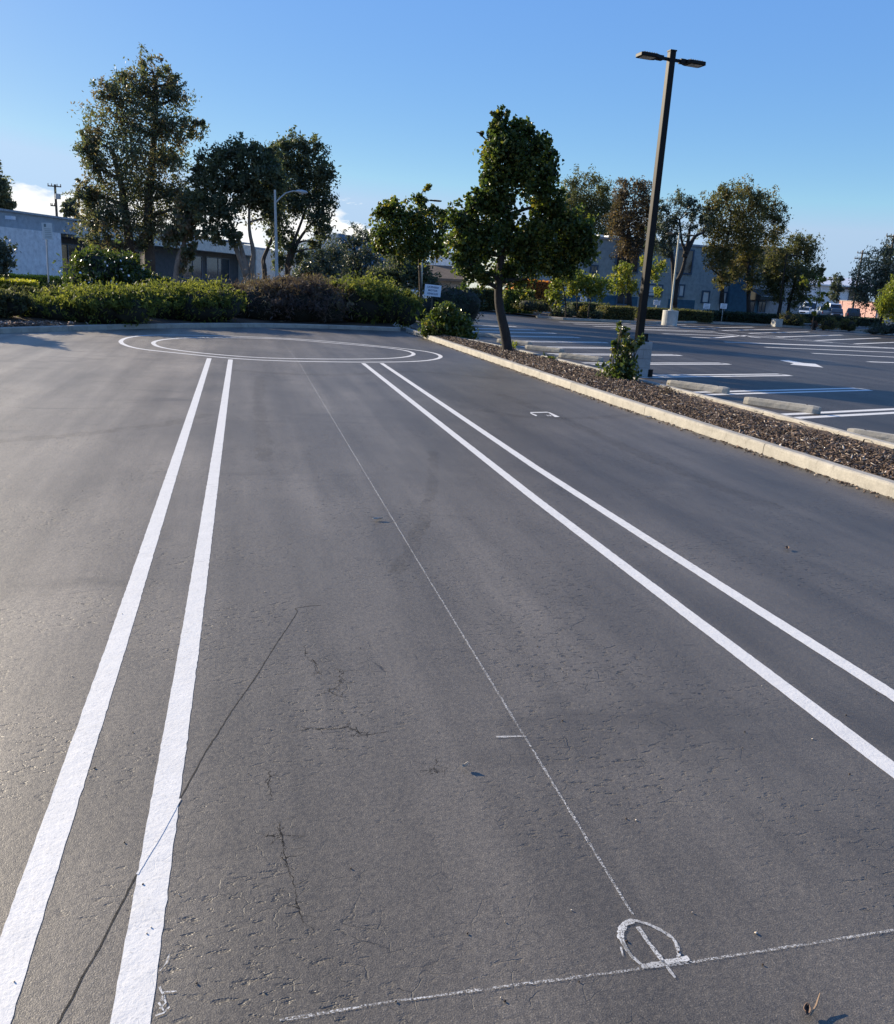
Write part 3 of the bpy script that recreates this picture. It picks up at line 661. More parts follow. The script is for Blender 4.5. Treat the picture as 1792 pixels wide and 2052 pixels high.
leaf_piece('dry_leaf', 'dark leaf lying near the lower corner of the lot', 1615, 2037, .028, .016, .9, M['brown_dry'], 'leaf')
leaf_piece('dry_leaf', 'small dark leaf under the kerb', 1577, 1103, .05, .03, .9, M['brown_dry'], 'leaf')
leaf_piece('dry_leaf', 'small brown leaf lying inside the inner oval', 967, 708, .16, .10, .2, M['brown_dry'], 'leaf')
leaf_piece('dry_leaf', 'pale leaf beside the kerb foot', 1300, 838, .11, .06, .2, M['dry_leaf'], 'leaf')
p0, p1 = gp(1622, 2046), gp(1640, 2008)
tag(MB(p0).tube([p0+[0, 0, .016], (p0+p1)/2+[.004, 0, .019], p1+[0, 0, .028]], [.0022, .0026, .0016], 6).build('twig', plain('dry_twig', (.30, .20, .12), .8)), 'thin dry twig lying in the lower corner of the lot', 'twig')
pts = np.array([gp(px, py)[:2] for px, py in np.c_[rng.uniform(20, 1780, 60), 720+1300*rng.random(60)**1.1]])
V, Fs = flat_bits(pts, np.full(60, .007), .003, .008, .6, .003, .2)
tag(mesh_obj('grit', V, Fs, M['chip'], tint=np.repeat(rng.choice([.05, .2, .95, 1.], 60), 6)), 'scattered grit and tiny leaf crumbs on the asphalt', 'litter', None, 'stuff')
# dirt and crumbs gathered along the foot of the near kerb
n = 900; yk = 5+25*rng.random(n)**1.6; xk = np.interp(yk, [p[1] for p in NEAR], [p[0] for p in NEAR])-np.abs(rng.normal(0, .07, n))-.01
V, Fs = flat_bits(np.c_[xk, yk], np.full(n, .012), .008, .045, .45, .006, .25)
tag(mesh_obj('leaf_litter', V, Fs, M['chip'], tint=np.repeat(rng.random(n)**.8, 6)), 'dirt and leaf crumbs gathered along the kerb foot', 'litter', None, 'stuff')

# ------------------------------------------------------------------ lamp posts
def shoebox(root, org, arm_dir, reach, mat, ln=.46, wd=.34, z=0., arm_r=.028):
    """an arm with a flat head: the arm a part, the head a part with its lens"""
    d = np.array([*arm_dir, 0.]); s = np.array([-d[1], d[0], 0.]); u = np.array([0, 0, 1.]); o = np.array([0, 0, z])
    MB().box(o+d*(reach-ln)/2, (reach-ln, .06, .055), 0, np.array([d, s, u])).box(o+d*(reach-ln-.06)+u*.0, (.13, .12, .085), 0, np.array([d, s, u])).build('arm', mat, root, bev=.006)
    c = o+d*(reach-ln/2)
    b = MB()
    b.prism([c-d*ln/2-s*wd*.36-u*.035, c-d*ln*.30-s*wd/2-u*.035, c+d*ln*.42-s*wd/2-u*.035, c+d*ln/2-s*wd*.38-u*.035, c+d*ln/2+s*wd*.38-u*.035, c+d*ln*.42+s*wd/2-u*.035, c-d*ln*.30+s*wd/2-u*.035, c-d*ln/2+s*wd*.36-u*.035], (0, 0, 0), u*.065)
    for k in range(6): b.box(c+d*(-.14+.055*k)+u*.040, (.012, wd*.7, .03), 0, np.array([d, s, u]))
    h = b.build('lamp_head', mat, root, bev=.008)
    MB().box(c+d*.02-u*.039, (ln*.62, wd*.66, .012), 0, np.array([d, s, u])).build('lens', M['lens'], h)
def square_post(root, h0, h1, w0, w1, mat, rz=0.):
    A = [(math.cos(rz+math.pi/4+k*math.pi/2), math.sin(rz+math.pi/4+k*math.pi/2)) for k in range(4)]
    V = [(a*w0*.7071, b*w0*.7071, h0) for a, b in A]+[(a*w1*.7071, b*w1*.7071, h1) for a, b in A]
    return MB().add(V, [[3, 2, 1, 0], [4, 5, 6, 7]]+[[k, (k+1) % 4, 4+(k+1) % 4, 4+k] for k in range(4)]).build('pole', mat, root, bev=.012)
lp = empty('lamp_post', (8.62, 17.6, .004), 'tall dark bronze lamp post with two flat heads on a block base behind the shrub', 'lamp post', 'lamp posts of the parking lot')
b = MB().box((0, 0, .385), (.47, .47, .77)).build('block_base', M['block'], lp, bev=.012)
MB().tube([(.26, -.20, .0), (.26, -.20, .17)], .07, 10).build('conduit_cap', M['bronze'], lp)
MB().box((0, 0, .785), (.34, .34, .03)).box((.12, -.05, .87), (.10, .10, .14)).build('base_plate', M['bronze'], lp, bev=.005)
square_post(lp, .79, 6.62, .150, .135, M['bronze'], .05)
MB().box((0, 0, 6.63), (.15, .15, .025), .05).build('pole_cap', M['bronze'], lp)
MB().box((-.01, -.078, 1.25), (.075, .012, .14), .05).build('hand_hole_cover', M['bronze'], lp, bev=.004)
for sgn in (-1, 1): shoebox(lp, None, (sgn*.995, sgn*.10), .77, M['bronze'], .44, .30, 6.47)
def lot_lamp(px, py, topx, topy, Y, label, base, mat, round_base, heads, rz=0., bw=.5, bh=.8, ang=0.):
    p = gp(px, py); Y = p[1]; t = at(topx, topy, Y); h = t[2]; lean = t[0]-p[0]
    r = empty('lamp_post', (p[0], p[1], .004), label, 'lamp post', 'lamp posts of the parking lot')
    if round_base: MB().tube([(0, 0, 0), (0, 0, bh)], bw/2, 24).build('concrete_base', M['base'], r, bev=.02)
    else: MB().box((0, 0, bh/2), (bw, bw, bh)).build('concrete_base', M['base'], r, bev=.02)
    MB().tube([(0, 0, bh), (0, 0, bh+.06)], .16, 12).build('base_plate', mat, r)
    MB().tube([(0, 0, bh+.03), (lean*.3, 0, h)], [.065, .055], 12).build('pole', mat, r)
    for s in heads:
        d = (s*math.cos(ang), s*math.sin(ang)); rr = r
        shoebox(r, None, d, .95, M['bronze'], .55, .32, h-.10)
    return r
lot_lamp(842, 626.3, 845, 396, 36, 'slim pale lamp post standing in the small leafy tree at the hedge corner', None, M['beige_steel'], False, (1, -1), bw=.74, bh=.50)
lot_lamp(1341, 652, 1357, 466, 50, 'slim pale lamp post on a round concrete base in front of the teal building', None, M['beige_steel'], True, (1, -1), bw=1.0, bh=.95)
lot_lamp(1556, 655, 1573, 508, 60, 'dark lamp post on a square concrete base before the tan building', None, M['bronze'], False, (1,), bw=.62, bh=.62)
# cobra head street light
p = at(556, 556, 42); t = at(551, 380, 42); h = t[2]
r = empty('street_light', (p[0], 42, 0), 'grey cobra head street light with a curved arm before the broad trees', 'street light')
MB().tube([(0, 0, 0), (-.05, 0, h*.5), (t[0]-p[0], 0, h)], [.10, .075, .05], 12).build('pole', M['grey_steel'], r)
x0 = t[0]-p[0]
MB().tube([(x0, 0, h-.60), (x0+.22, -.02, h-.35), (x0+.5, -.03, h-.10), (x0+.8, -.04, h+.01), (x0+1.0, -.04, h+.02)], [.04, .035, .03, .03, .028], 8).build('arm', M['grey_steel'], r)
hd = MB().tube([(x0+.95, -.04, h+.02), (x0+1.05, -.04, h+.02), (x0+1.22, -.04, h+.01), (x0+1.42, -.04, h), (x0+1.5, -.04, h-.01)], [.03, .07, .09, .07, .02], 10).build('lamp_head', M['grey_steel'], r)
MB().tube([(x0+1.25, -.04, h-.03), (x0+1.25, -.04, h-.11)], [.08, .045], 10).build('lens', M['lens'], hd)
MB().box((0, 0, .25), (.4, .4, .5)).build('base', M['base'], r, bev=.03)

# ------------------------------------------------------------------ signs
def board(name, c, w, h, ax, mat, parent, th=.02):
    return MB().box(c, (w, th, h), 0, ax).build(name, mat, parent, bev=.004)
def lettering(parent, lines, size, c, ax, gap, mat, name='lettering', sx=1.0):
    """text as thin solid letters on the -Y face of a board at c with axes ax"""
    V = []; Fs = []
    for i, tx in enumerate(lines):
        cu = bpy.data.curves.new('t', 'FONT'); cu.body = tx; cu.size = size; cu.align_x = 'CENTER'; cu.align_y = 'CENTER'; cu.extrude = .003; cu.offset = size*.02; cu.resolution_u = 3
        o = bpy.data.objects.new('t', cu); COL.objects.link(o); bpy.context.view_layer.update()
        me = o.evaluated_get(bpy.context.evaluated_depsgraph_get()).to_mesh(); b = len(V)
        zo = ((len(lines)-1)/2-i)*gap
        for v in me.vertices: V.append(tuple(np.array(c)+ax[0]*v.co.x*sx+ax[2]*(v.co.y+zo)-ax[1]*(.012+v.co.z)))
        Fs += [[q+b for q in p.vertices] for p in me.polygons]
        bpy.data.objects.remove(o); bpy.data.curves.remove(cu)
    return mesh_obj(name, V, Fs, mat, parent)
def axes(rz, tilt=0.):
    return np.array([[math.cos(rz)*math.cos(tilt), math.sin(rz)*math.cos(tilt), -math.sin(tilt)], [-math.sin(rz), math.cos(rz), 0], [math.cos(rz)*math.sin(tilt), math.sin(rz)*math.sin(tilt), math.cos(tilt)]])
Y = 37.6; c = at(867.5, 582, Y); k = scale_at(867.5, 582, Y)
r = empty('notice_sign', (c[0], Y, 0), 'white board with three lines of dark capitals above the dark round hedge', 'sign')
ax = axes(-.15, .055); cz = np.array([0, 0, c[2]])
board('board', cz, 33*k, 22.5*k, ax, M['signwhite'], r, .02)
lettering(r, ['LICENSED', 'MOTOR', 'VEHICLES'], 4.9*k, cz, ax, 6.4*k, M['signink'], sx=1.05)
MB().box((0, .05, c[2]/2), (.06, .06, c[2])).build('post', M['wood'], r)
Y = 44.0; b0 = at(98, 585, Y); t0 = at(91, 446, Y); k = scale_at(92, 460, Y)
r = empty('street_sign', (b0[0], Y, 0), 'pale sign with a small dark emblem on a thin post at the golden hedge', 'sign')
MB().tube([(0, .06, 0), (t0[0]-b0[0], .06, t0[2])], .035, 8).build('post', M['grey_steel'], r)
c = at(95, 463, Y)-np.array([b0[0], 0, 0]); c[1] = 0; ax = axes(0, -.03)
board('board', c, 19*k, 32*k, ax, M['plate'], r, .01)
mk = MB().box(c+ax[0]*(-3.5*k)+ax[2]*11*k-ax[1]*.008, (4.2*k, .006, 6.2*k), 0, ax)
for dz, w in ((4.5, 14), (1.0, 12), (-2.2, 12), (-5.6, 12), (-9.5, 12), (-12.6, 12)): mk.box(c+ax[0]*1.0*k+ax[2]*dz*k-ax[1]*.008, (w*k, .006, .8*k), 0, ax)
mk.build('emblem', M['grey_ink'], r)
for i, (px, py, lab) in enumerate([(1170, 599, 'small white stall sign in front of the lower windows behind the yellow trees'), (1317, 606, 'small white stall sign beside the round based lamp post'), (1416.5, 613, 'small white stall sign below the narrow poster window'), (1450.5, 613, 'small white stall sign below the wide poster window')]):
    Y = 60 if i == 0 else 64; c = at(px, py, Y); k = scale_at(px, py, Y)
    r = empty('stall_sign', (c[0], Y, 0), lab, 'sign', 'small white stall signs in front of the teal building'); ax = axes(-.2, .02); cz = np.array([0, 0, c[2]])
    board('board', cz, 13.5*k, 10*k, ax, M['signwhite'], r)
    mk = MB()
    for dz in (2.4, -.2, -2.8): mk.box(cz+ax[2]*dz*k-ax[1]*.012, (9*k, .006, .7*k), 0, ax)
    mk.build('lines_of_print', M['grey_ink'], r)
    MB().box((0, .04, c[2]/2), (.05, .05, c[2])).build('post', M['grey_steel'], r)

# ------------------------------------------------------------------ utility poles
def utility_pole(label, px, topy, Y, arms, tf=None, lean=0.):
    t = at(px, topy, Y); k = scale_at(px, topy, Y)
    r = empty('utility_pole', (t[0], Y, 0), label, 'utility pole', 'wooden utility poles')
    MB().tube([(-lean, 0, 0), (0, 0, t[2])], [.19, .13], 10).build('pole', M['wood'], r)
    for dy, x0, x1 in arms:
        z = t[2]-dy*k; a = MB().box(((x0+x1)/2*k, -.18, z), ((x1-x0)*k, .10, .13))
        for q in (x0+.8, x0+(x1-x0)*.3, x0+(x1-x0)*.7, x1-.8): a.tube([(q*k, -.18, z+.05), (q*k, -.18, z+.30)], [.06, .04], 8)
        a.build('crossarm', M['wood'], r)
    if tf: MB().tube([(tf[0]*k, -.4, t[2]-tf[1]*k), (tf[0]*k, -.4, t[2]-(tf[1]-10)*k)], .32, 12).build('transformer', M['grey_steel'], r)
utility_pole('wooden utility pole with a transformer can above the long low building', 110, 369, 115, [(4, -13, 12), (41, -10, 1)], (5.5, 28))
utility_pole('wooden utility pole with two crossarms emerging from the willow', 1730, 501, 120, [(6, -14, 12), (17, -18, 6), (49, -7, 4)])
utility_pole('wooden utility pole at the very edge with a single crossarm in view', 1793, 470, 85, [(4, -21, 14)])

# ------------------------------------------------------------------ buildings
def facade_frame(pA, YA, pB, YB):
    a = at(pA, 560, YA)[:2]; b = at(pB, 560, YB)[:2]; d = b-a; Ln = np.linalg.norm(d); d /= Ln
    n = np.array([d[1], -d[0]])           # towards the viewer
    if n @ (-(a+b)/2) < 0: n = -n
    return a, d, n, Ln
class Facade:
    def __init__(s, a, d, n): s.a, s.d, s.n = a, d, n
    def u(s, px):      # distance along the facade of what is seen in column px
        w = ray(px, 560)[:2]; A = np.array([[w[0], -s.d[0]], [w[1], -s.d[1]]]); return np.linalg.solve(A, s.a)[1]
    def z(s, px, py):
        w = ray(px, py); A = np.array([[w[0], -s.d[0]], [w[1], -s.d[1]]]); t = np.linalg.solve(A, s.a)[0]; return HCAM+w[2]*t
    def P(s, u, w, z): return np.array([*(s.a+s.d*u+s.n*w), z])
    def box(s, mb, u0, u1, w0, w1, z0, z1):
        ax = np.array([[*s.d, 0], [*s.n, 0], [0, 0, 1]])
        return mb.box(s.P((u0+u1)/2, (w0+w1)/2, (z0+z1)/2), (abs(u1-u0), abs(w1-w0), abs(z1-z0)), 0, ax)
M['white_wall'] = concrete_mat('white_stucco', (.88, .85, .83), .12)
M['cream_wall'] = concrete_mat('cream_stucco', (.70, .64, .55), .15)
M['grey_wall'] = concrete_mat('grey_panel_wall', (.40, .42, .43), .15)
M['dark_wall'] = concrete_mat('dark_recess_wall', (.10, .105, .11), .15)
M['teal_wall'] = concrete_mat('teal_stucco', (.35, .41, .41), .12)
M['teal_dark'] = concrete_mat('dark_teal_stucco', (.06, .14, .20), .12)
M['tan_wall'] = concrete_mat('tan_stucco', (.36, .32, .30), .12)
M['awning'] = plain('dark_awning_cloth', (.018, .022, .020), .8, 0, .3, 4)
M['win'] = glass_mat('window_glass'); M['winframe'] = plain('blue_window_frame', (.05, .09, .14), .5, 0, .15, 5)
M['poster'] = plain('window_poster', (.62, .66, .64), .6, 0, .08, 3)
M['brown_roof'] = concrete_mat('brown_roof_tiles', (.16, .125, .10), .3)
M['white_roof'] = plain('white_metal_roof', (.75, .75, .73), .4, 0, .06, 2)
M['pink_wall'] = concrete_mat('pink_stucco', (.50, .30, .26), .2)

# long low building on the open side
a, d, n, Ln = facade_frame(-60, 56, 600, 104); Fc = Facade(a, d, n)
zt = Fc.z(0, 421); zf = Fc.z(60, 460)
r = empty('long_low_building', (a[0], a[1], 0), 'long low pale building with a deep dark recess under its parapet behind the big trees', 'building'); O = (a[0], a[1], 0)
u1 = Fc.u(118); u2 = Fc.u(598); u3 = Fc.u(510)
mb = MB(O); Fc.box(mb, -30, u2, -14, -1.8, 0, zt-.25); mb.build('wall', M['dark_wall'], r)
mb = MB(O); Fc.box(mb, -30, Fc.u(160), -1.9, -.15, zf, zt); mb.build('parapet', M['grey_wall'], r)
mb = MB(O); Fc.box(mb, Fc.u(160)+.02, u3, -1.9, -.1, zf-.15, zt-.12); mb.build('parapet', M['cream_wall'], r)
mb = MB(O); Fc.box(mb, -30, u3, -1.95, -.02, zt+.0, zt+.12); mb.build('coping', M['grey_wall'], r)
mb = MB(O); Fc.box(mb, -30, u1, -1.75, .35, 0, zf-.01); mb.build('projecting_wall', M['white_wall'], r)
mb = MB(O); Fc.box(mb, u3+.02, u2, -3.5, .2, 0, zt-.4); mb.build('end_wall', M['cream_wall'], r)
for q0, q1 in ((160, 205), (215, 262), (300, 338), (402, 440), (448, 492)):
    mb = MB(O); A, B = Fc.u(q0), Fc.u(q1)
    for e0, e1, f0, f1 in ((A, B, .9, 1.0), (A, B, 2.9, 3.0), (A, A+.1, 1.0, 2.9), (B-.1, B, 1.0, 2.9), ((A+B)/2-.05, (A+B)/2+.05, 1.0, 2.9)): Fc.box(mb, e0, e1, -1.8, -1.72, f0, f1)
    w = mb.build('window', M['winframe'], r); mb = MB(O); Fc.box(mb, A+.1, B-.1, -1.795, -1.76, 1.0, 2.9); mb.build('pane', M['win'], w)
mb = MB(O); Fc.box(mb, Fc.u(11), Fc.u(19), .3, .75, zf+.45, zf+.65); mb.build('wall_lamp', M['signwhite'], r)
# roof with a shallow rise and a cut down wing
mb = MB(O); Fc.box(mb, -30, u2-3, -13.9, -2.0, zt-.24, zt-.05); mb.build('roof', M['grey_wall'], r)

# small house beyond the trees in the middle
a, d, n, Ln = facade_frame(860, 96, 985, 92); Fm = Facade(a, d, n); O = (a[0], a[1], 0)
r = empty('house', O, 'pale house with a brown lean-to roof glimpsed between the leafy trees', 'house')
zt = Fm.z(900, 510); zl = Fm.z(900, 549)
mb = MB(O); Fm.box(mb, 0, Ln, -9, 0, 0, zt); mb.build('wall', M['white_wall'], r)
mb = MB(O); mb.prism([Fm.P(-.5, 0, zl+.9), Fm.P(-.5, 2.6, zl-.5), Fm.P(-.5, 2.6, zl-.75), Fm.P(-.5, 0, zl+.6)], (0, 0, 0), (*(d*(Ln+1)), 0)); mb.build('lean_to_roof', M['brown_roof'], r)
mb = MB(O); Fm.box(mb, .1, Ln*.62, 0.01, 1.6, 0, zl-.8); mb.build('porch_wall', M['tan_wall'], r)
A, B, z0, z1 = Fm.u(884), Fm.u(900), Fm.z(892, 548), Fm.z(892, 534)
mb = MB(O)
for e0, e1, f0, f1 in ((A, B, z0, z0+.15), (A, B, z1-.15, z1), (A, A+.12, z0+.15, z1-.15), (B-.12, B, z0+.15, z1-.15), ((A+B)/2-.05, (A+B)/2+.05, z0+.15, z1-.15)): Fm.box(mb, e0, e1, .0, .08, f0, f1)
w = mb.build('window', M['winframe'], r); mb = MB(O); Fm.box(mb, A+.12, B-.12, .005, .04, z0+.15, z1-.15); mb.build('pane', M['win'], w)
mb = MB(O); Fm.box(mb, -.4, Ln+.4, -9.4, .25, zt, zt+.25); mb.build('roof', M['grey_wall'], r)

# two storey teal building
a, d, n, Ln = facade_frame(1040, 74, 1502, 76); Ft = Facade(a, d, n); O = (a[0], a[1], 0)
zt = Ft.z(1300, 486); zc = Ft.z(1300, 596)
r = empty('teal_building', O, 'two storey teal stucco building with poster windows behind the row of trees', 'building')
mb = MB(O); Ft.box(mb, 0, Ln, -14, 0, 0, zt); mb.build('wall', M['teal_wall'], r)
mb = MB(O); Ft.box(mb, -.1, Ln+.1, -.3, .12, zt, zt+.18); mb.build('parapet', M['grey_wall'], r)
for e0, e1 in ((0, Ft.u(1200)), (Ft.u(1208), Ft.u(1282)), (Ft.u(1345), Ft.u(1398))):
    mb = MB(O); Ft.box(mb, e0, e1, .0, .06, .01, zc); mb.build('dado_band', M['teal_dark'], r)
mb = MB(O); Ft.box(mb, Ft.u(1462), Ln+.15, -14, .35, 0, zt+.3); mb.build('corner_block', M['teal_dark'], r)
def window(F_, O, r, px0, py0, px1, py1, bars=1, pane='win', fr='winframe', t=.14, w0=.065):
    A, B, z0, z1 = F_.u(px0), F_.u(px1), F_.z((px0+px1)/2, py1), F_.z((px0+px1)/2, py0)
    mb = MB(O)
    L_ = [(A, B, z0, z0+t), (A, B, z1-t, z1), (A, A+t, z0+t, z1-t), (B-t, B, z0+t, z1-t)]+[(A+(B-A)*(i+1)/(bars+1)-t*.3, A+(B-A)*(i+1)/(bars+1)+t*.3, z0+t, z1-t) for i in range(bars)]
    for e0, e1, f0, f1 in L_: F_.box(mb, e0, e1, 0.0, w0+.06, f0, f1)
    w = mb.build('window', M[fr], r); mb = MB(O); F_.box(mb, A+t, B-t, .0, w0+.02, z0+t, z1-t); mb.build('pane', M[pane], w); return w
window(Ft, O, r, 1229, 499, 1276, 546, 1)
window(Ft, O, r, 1350, 498, 1384, 549, 1)
window(Ft, O, r, 1180, 530, 1196, 548, 0)
for q0, q1, pn in ((1128, 1146, 'poster'), (1158, 1184, 'poster'), (1300, 1330, 'poster'), (1352, 1374, 'poster')): window(Ft, O, r, q0, 569, q1, 595, 1, pn)
window(Ft, O, r, 1238, 578, 1270, 612, 1)
w = window(Ft, O, r, 1410, 582, 1426, 608, 0, 'poster')
mb = MB(O); Ft.box(mb, Ft.u(1462.5)+.1, Ft.u(1462.5)+.12, .40, .43, 0.02, .05); 
A, B = Ft.u(1448), Ft.u(1461.5)
window(Ft, O, r, 1447, 584, 1461, 609, 1, 'poster')
# rooftop boxes
for q in (1205, 1222, 1240):
    mb = MB(O); Ft.box(mb, Ft.u(q), Ft.u(q+9), -4, -2.8, zt, zt+.55); mb.build('rooftop_unit', M['white_roof'], r)

# tan building with a dark awning
a, d, n, Ln = facade_frame(1503, 84, 1612, 88); Fn = Facade(a, d, n); O = (a[0], a[1], 0)
zt = Fn.z(1530, 515); r = empty('tan_building', O, 'tan stucco building with a black cloth awning beside the teal building', 'building')
mb = MB(O); Fn.box(mb, 0, Ln, -12, 0, 0, zt-.5); mb.build('wall', M['tan_wall'], r)
mb = MB(O); Fn.box(mb, -.2, Ln*.55, -12, .3, zt-.49, zt+1.1); mb.build('parapet', M['dark_wall'], r)
z0, z1 = Fn.z(1520, 601), Fn.z(1520, 579)
A, B = Fn.u(1499), Fn.u(1549)
mb = MB(O); mb.prism([Fn.P(A, 0, z1), Fn.P(A, 1.9, z0+.45), Fn.P(A, 1.9, z0), Fn.P(A, 0, z0)], (0, 0, 0), (*(d*(B-A)), 0)); aw = mb.build('awning', M['awning'], r)
mb = MB(O); Fn.box(mb, A+.05, B-.05, 1.905, 1.93, z0+.40, z0+.47); mb.build('awning_trim', M['grey_wall'], aw)
window(Fn, O, r, 1508, 603, 1520, 628, 0); window(Fn, O, r, 1526, 603, 1542, 628, 1)
mb = MB(O); Fn.box(mb, Fn.u(1520.5), Fn.u(1525), 0, .08, 0.02, 2.3); mb.build('door', M['teal_dark'], r)

# far white roofed building, and the pink wall before it
a, d, n, Ln = facade_frame(1600, 165, 1745, 160); Fw = Facade(a, d, n); O = (a[0], a[1], 0)
r = empty('white_roofed_building', O, 'far building with a bright white roof beyond the parked vans', 'building')
zt = Fw.z(1670, 573); zr = Fw.z(1670, 562)
mb = MB(O); Fw.box(mb, 0, Ln, -12, 0, 0, zt); mb.build('wall', M['white_wall'], r)
mb = MB(O); mb.prism([Fw.P(-1, .8, zt), Fw.P(-1, .8, zt+.25), Fw.P(-1, -6, zr+.9), Fw.P(-1, -12.5, zt+.25), Fw.P(-1, -12.5, zt)], (0, 0, 0), (*(d*(Ln+2)), 0)); mb.build('roof', M['white_roof'], r)
mb = MB(O); Fw.box(mb, Fw.u(1690), Ln+.5, .85, 1.1, zt-.5, zt-.02); mb.build('eave_band', plain('maroon_trim', (.10, .03, .035), .6), r)
window(Fw, O, r, 1706, 583, 1716, 602, 0); window(Fw, O, r, 1717, 588, 1726, 602, 0, 'poster')
a, d, n, Ln = facade_frame(1690, 142, 1768, 132); Fp = Facade(a, d, n); O = (a[0], a[1], 0)
r = empty('boundary_wall', O, 'low pink stucco wall running behind the parked pickups', 'wall'); zt = Fp.z(1720, 604)
mb = MB(O); Fp.box(mb, 0, Ln, -.25, 0, 0, zt); mb.build('wall_panel', M['pink_wall'], r)
mb = MB(O); Fp.box(mb, -.1, Ln+.1, -.32, .07, zt, zt+.12); mb.build('coping', M['tan_wall'], r)
for u in np.arange(.5, Ln, 3.2):
    mb = MB(O); Fp.box(mb, u, u+.45, -.3, .08, 0, zt-.01); mb.build('pier', M['pink_wall'], r)

# ------------------------------------------------------------------ vehicles
M['car_white'] = plain('white_car_paint', (.66, .69, .70), .25, 0, .04, 2); M['car_silver'] = plain('silver_blue_paint', (.22, .26, .30), .3, .3, .05, 2)
M['car_dark'] = plain('dark_car_paint', (.020, .022, .028), .25, 0, .1, 2); M['tyre'] = plain('tyre_rubber', (.018, .018, .018), .85); M['rim'] = plain('wheel_rim', (.35, .35, .36), .35, .6)
M['headlamp'] = plain('headlamp_glass', (.75, .76, .74), .15); M['tail'] = plain('tail_lamp', (.35, .02, .02), .25); M['chrome'] = plain('bright_trim', (.45, .45, .45), .25, .7)
def vehicle(name, label, cat, x, y, rz, body, cabin, L_, Wd, paint, glass, wheels, wr=.34, bed=None, group='vehicles parked beyond the lot', z0=0.):
    """body, cabin: side outlines (x forward, z up); glass: windows as (face, outline)"""
    r = empty(name, (x, y, z0), label, cat, group, rz)
    mb = MB(); hw = Wd/2
    def loft(mb, prof, w0, w1, zlo, zhi):
        V = []; n_ = len(prof)
        for s in (-1, 1): V += [(px_, s*(w0+(w1-w0)*min(max((pz-zlo)/(zhi-zlo), 0), 1)), pz) for px_, pz in prof]
        mb.add(V, [list(range(n_)), list(range(n_, 2*n_))[::-1]]+[[i, n_+i, n_+(i+1) % n_, (i+1) % n_] for i in range(n_)])
    bz = max(z for _, z in body); loft(mb, body, hw, hw*.95, min(z for _, z in body), bz)
    cz0, cz1 = min(z for _, z in cabin), max(z for _, z in cabin); loft(mb, cabin, hw*.945, hw*.80, cz0, cz1)
    mb.build('body', M[paint], r, bev=.04)
    def wid(z): return hw*.945+(hw*.80-hw*.945)*(z-cz0)/(cz1-cz0)
    for kind, g in glass:
        mb = MB()
        if kind == 'side':
            for s in (-1, 1):
                MB().add([(px_, s*(wid(pz)+.008), pz) for px_, pz in g]+[(px_, s*(wid(pz)-.01), pz) for px_, pz in g], [list(range(len(g))), list(range(len(g), 2*len(g)))[::-1]]+[[i, len(g)+i, len(g)+(i+1) % len(g), (i+1) % len(g)] for i in range(len(g))]).build('side_window', M['win'], r)
        else:
            (xa, za), (xb, zb) = g; nx_ = np.array([zb-za, 0, xa-xb]); nx_ = nx_/np.linalg.norm(nx_)
            if kind == 'windshield' and nx_[0] < 0 or kind == 'rear_window' and nx_[0] > 0: nx_ = -nx_
            q = [np.array(v)+nx_*.012 for v in ((xa, -wid(za)*.92, za), (xa, wid(za)*.92, za), (xb, wid(zb)*.90, zb), (xb, -wid(zb)*.90, zb))]
            mb.prism(q, nx_*0, -nx_*.03); mb.build(kind, M['win'], r)
    for wx in wheels:
        for s in (-1, 1):
            y0, y1 = s*(hw-.20), s*(hw+.012)
            w = MB().tube([(wx, y0, wr), (wx, y1-s*.02, wr), (wx, y1, wr)], [wr, wr, wr*.93], 18).build('wheel', M['tyre'], r)
            MB().tube([(wx, y1-s*.01, wr), (wx, y1+s*.008, wr)], [wr*.62, wr*.5], 14).build('rim', M['rim'], w)
    xf = max(p_[0] for p_ in body); xr = min(p_[0] for p_ in body); zl = bz*.72
    for s in (-1, 1):
        MB().box((xf-.04, s*hw*.72, zl), (.14, .30, .16)).build('headlight', M['headlamp'], r, bev=.02)
        MB().box((xr+.04, s*hw*.84, zl+.05), (.12, .16, .30)).build('tail_light', M['tail'], r, bev=.02)
    MB().box((xf-.01, 0, zl-.02), (.08, Wd*.42, .20)).build('grille', M['car_dark'], r, bev=.02)
    MB().box((xf, 0, .42), (.14, Wd*.96, .20)).build('bumper', M['chrome' if paint != 'car_white' else 'car_dark'], r, bev=.03)
    MB().box((xr, 0, .45), (.14, Wd*.96, .20)).build('bumper', M['chrome' if paint != 'car_white' else 'car_dark'], r, bev=.03)
    MB().box((xf+.075, 0, .45), (.012, .32, .15)).build('number_plate', M['signwhite'], r); MB().box((xr-.078, 0, .5), (.012, .32, .15)).build('number_plate', M['signwhite'], r)
    return r
SUV_B = [(-2.2, .35), (-2.25, .75), (-2.2, 1.02), (.95, 1.02), (2.05, .90), (2.28, .72), (2.28, .38), (1.8, .28), (-1.9, .28)]
SUV_C = [(-2.12, 1.0), (-1.85, 1.50), (-1.55, 1.60), (.10, 1.60), (.40, 1.54), (1.15, 1.0)]
SUV_G = [('side', [(-1.80, 1.06), (-1.66, 1.46), (-.75, 1.50), (-.72, 1.06)]), ('side', [(-.62, 1.06), (-.64, 1.50), (.10, 1.50), (.72, 1.06)]), ('windshield', ((1.10, 1.06), (.44, 1.51))), ('rear_window', ((-2.08, 1.08), (-1.88, 1.46)))]
VAN_B = [(-2.8, .35), (-2.85, .9), (-2.8, 1.25), (1.9, 1.25), (2.55, 1.12), (2.78, .85), (2.78, .4), (2.3, .3), (-2.5, .3)]
VAN_C = [(-2.8, 1.23), (-2.76, 2.25), (-2.6, 2.36), (1.0, 2.36), (1.25, 2.28), (1.98, 1.23)]
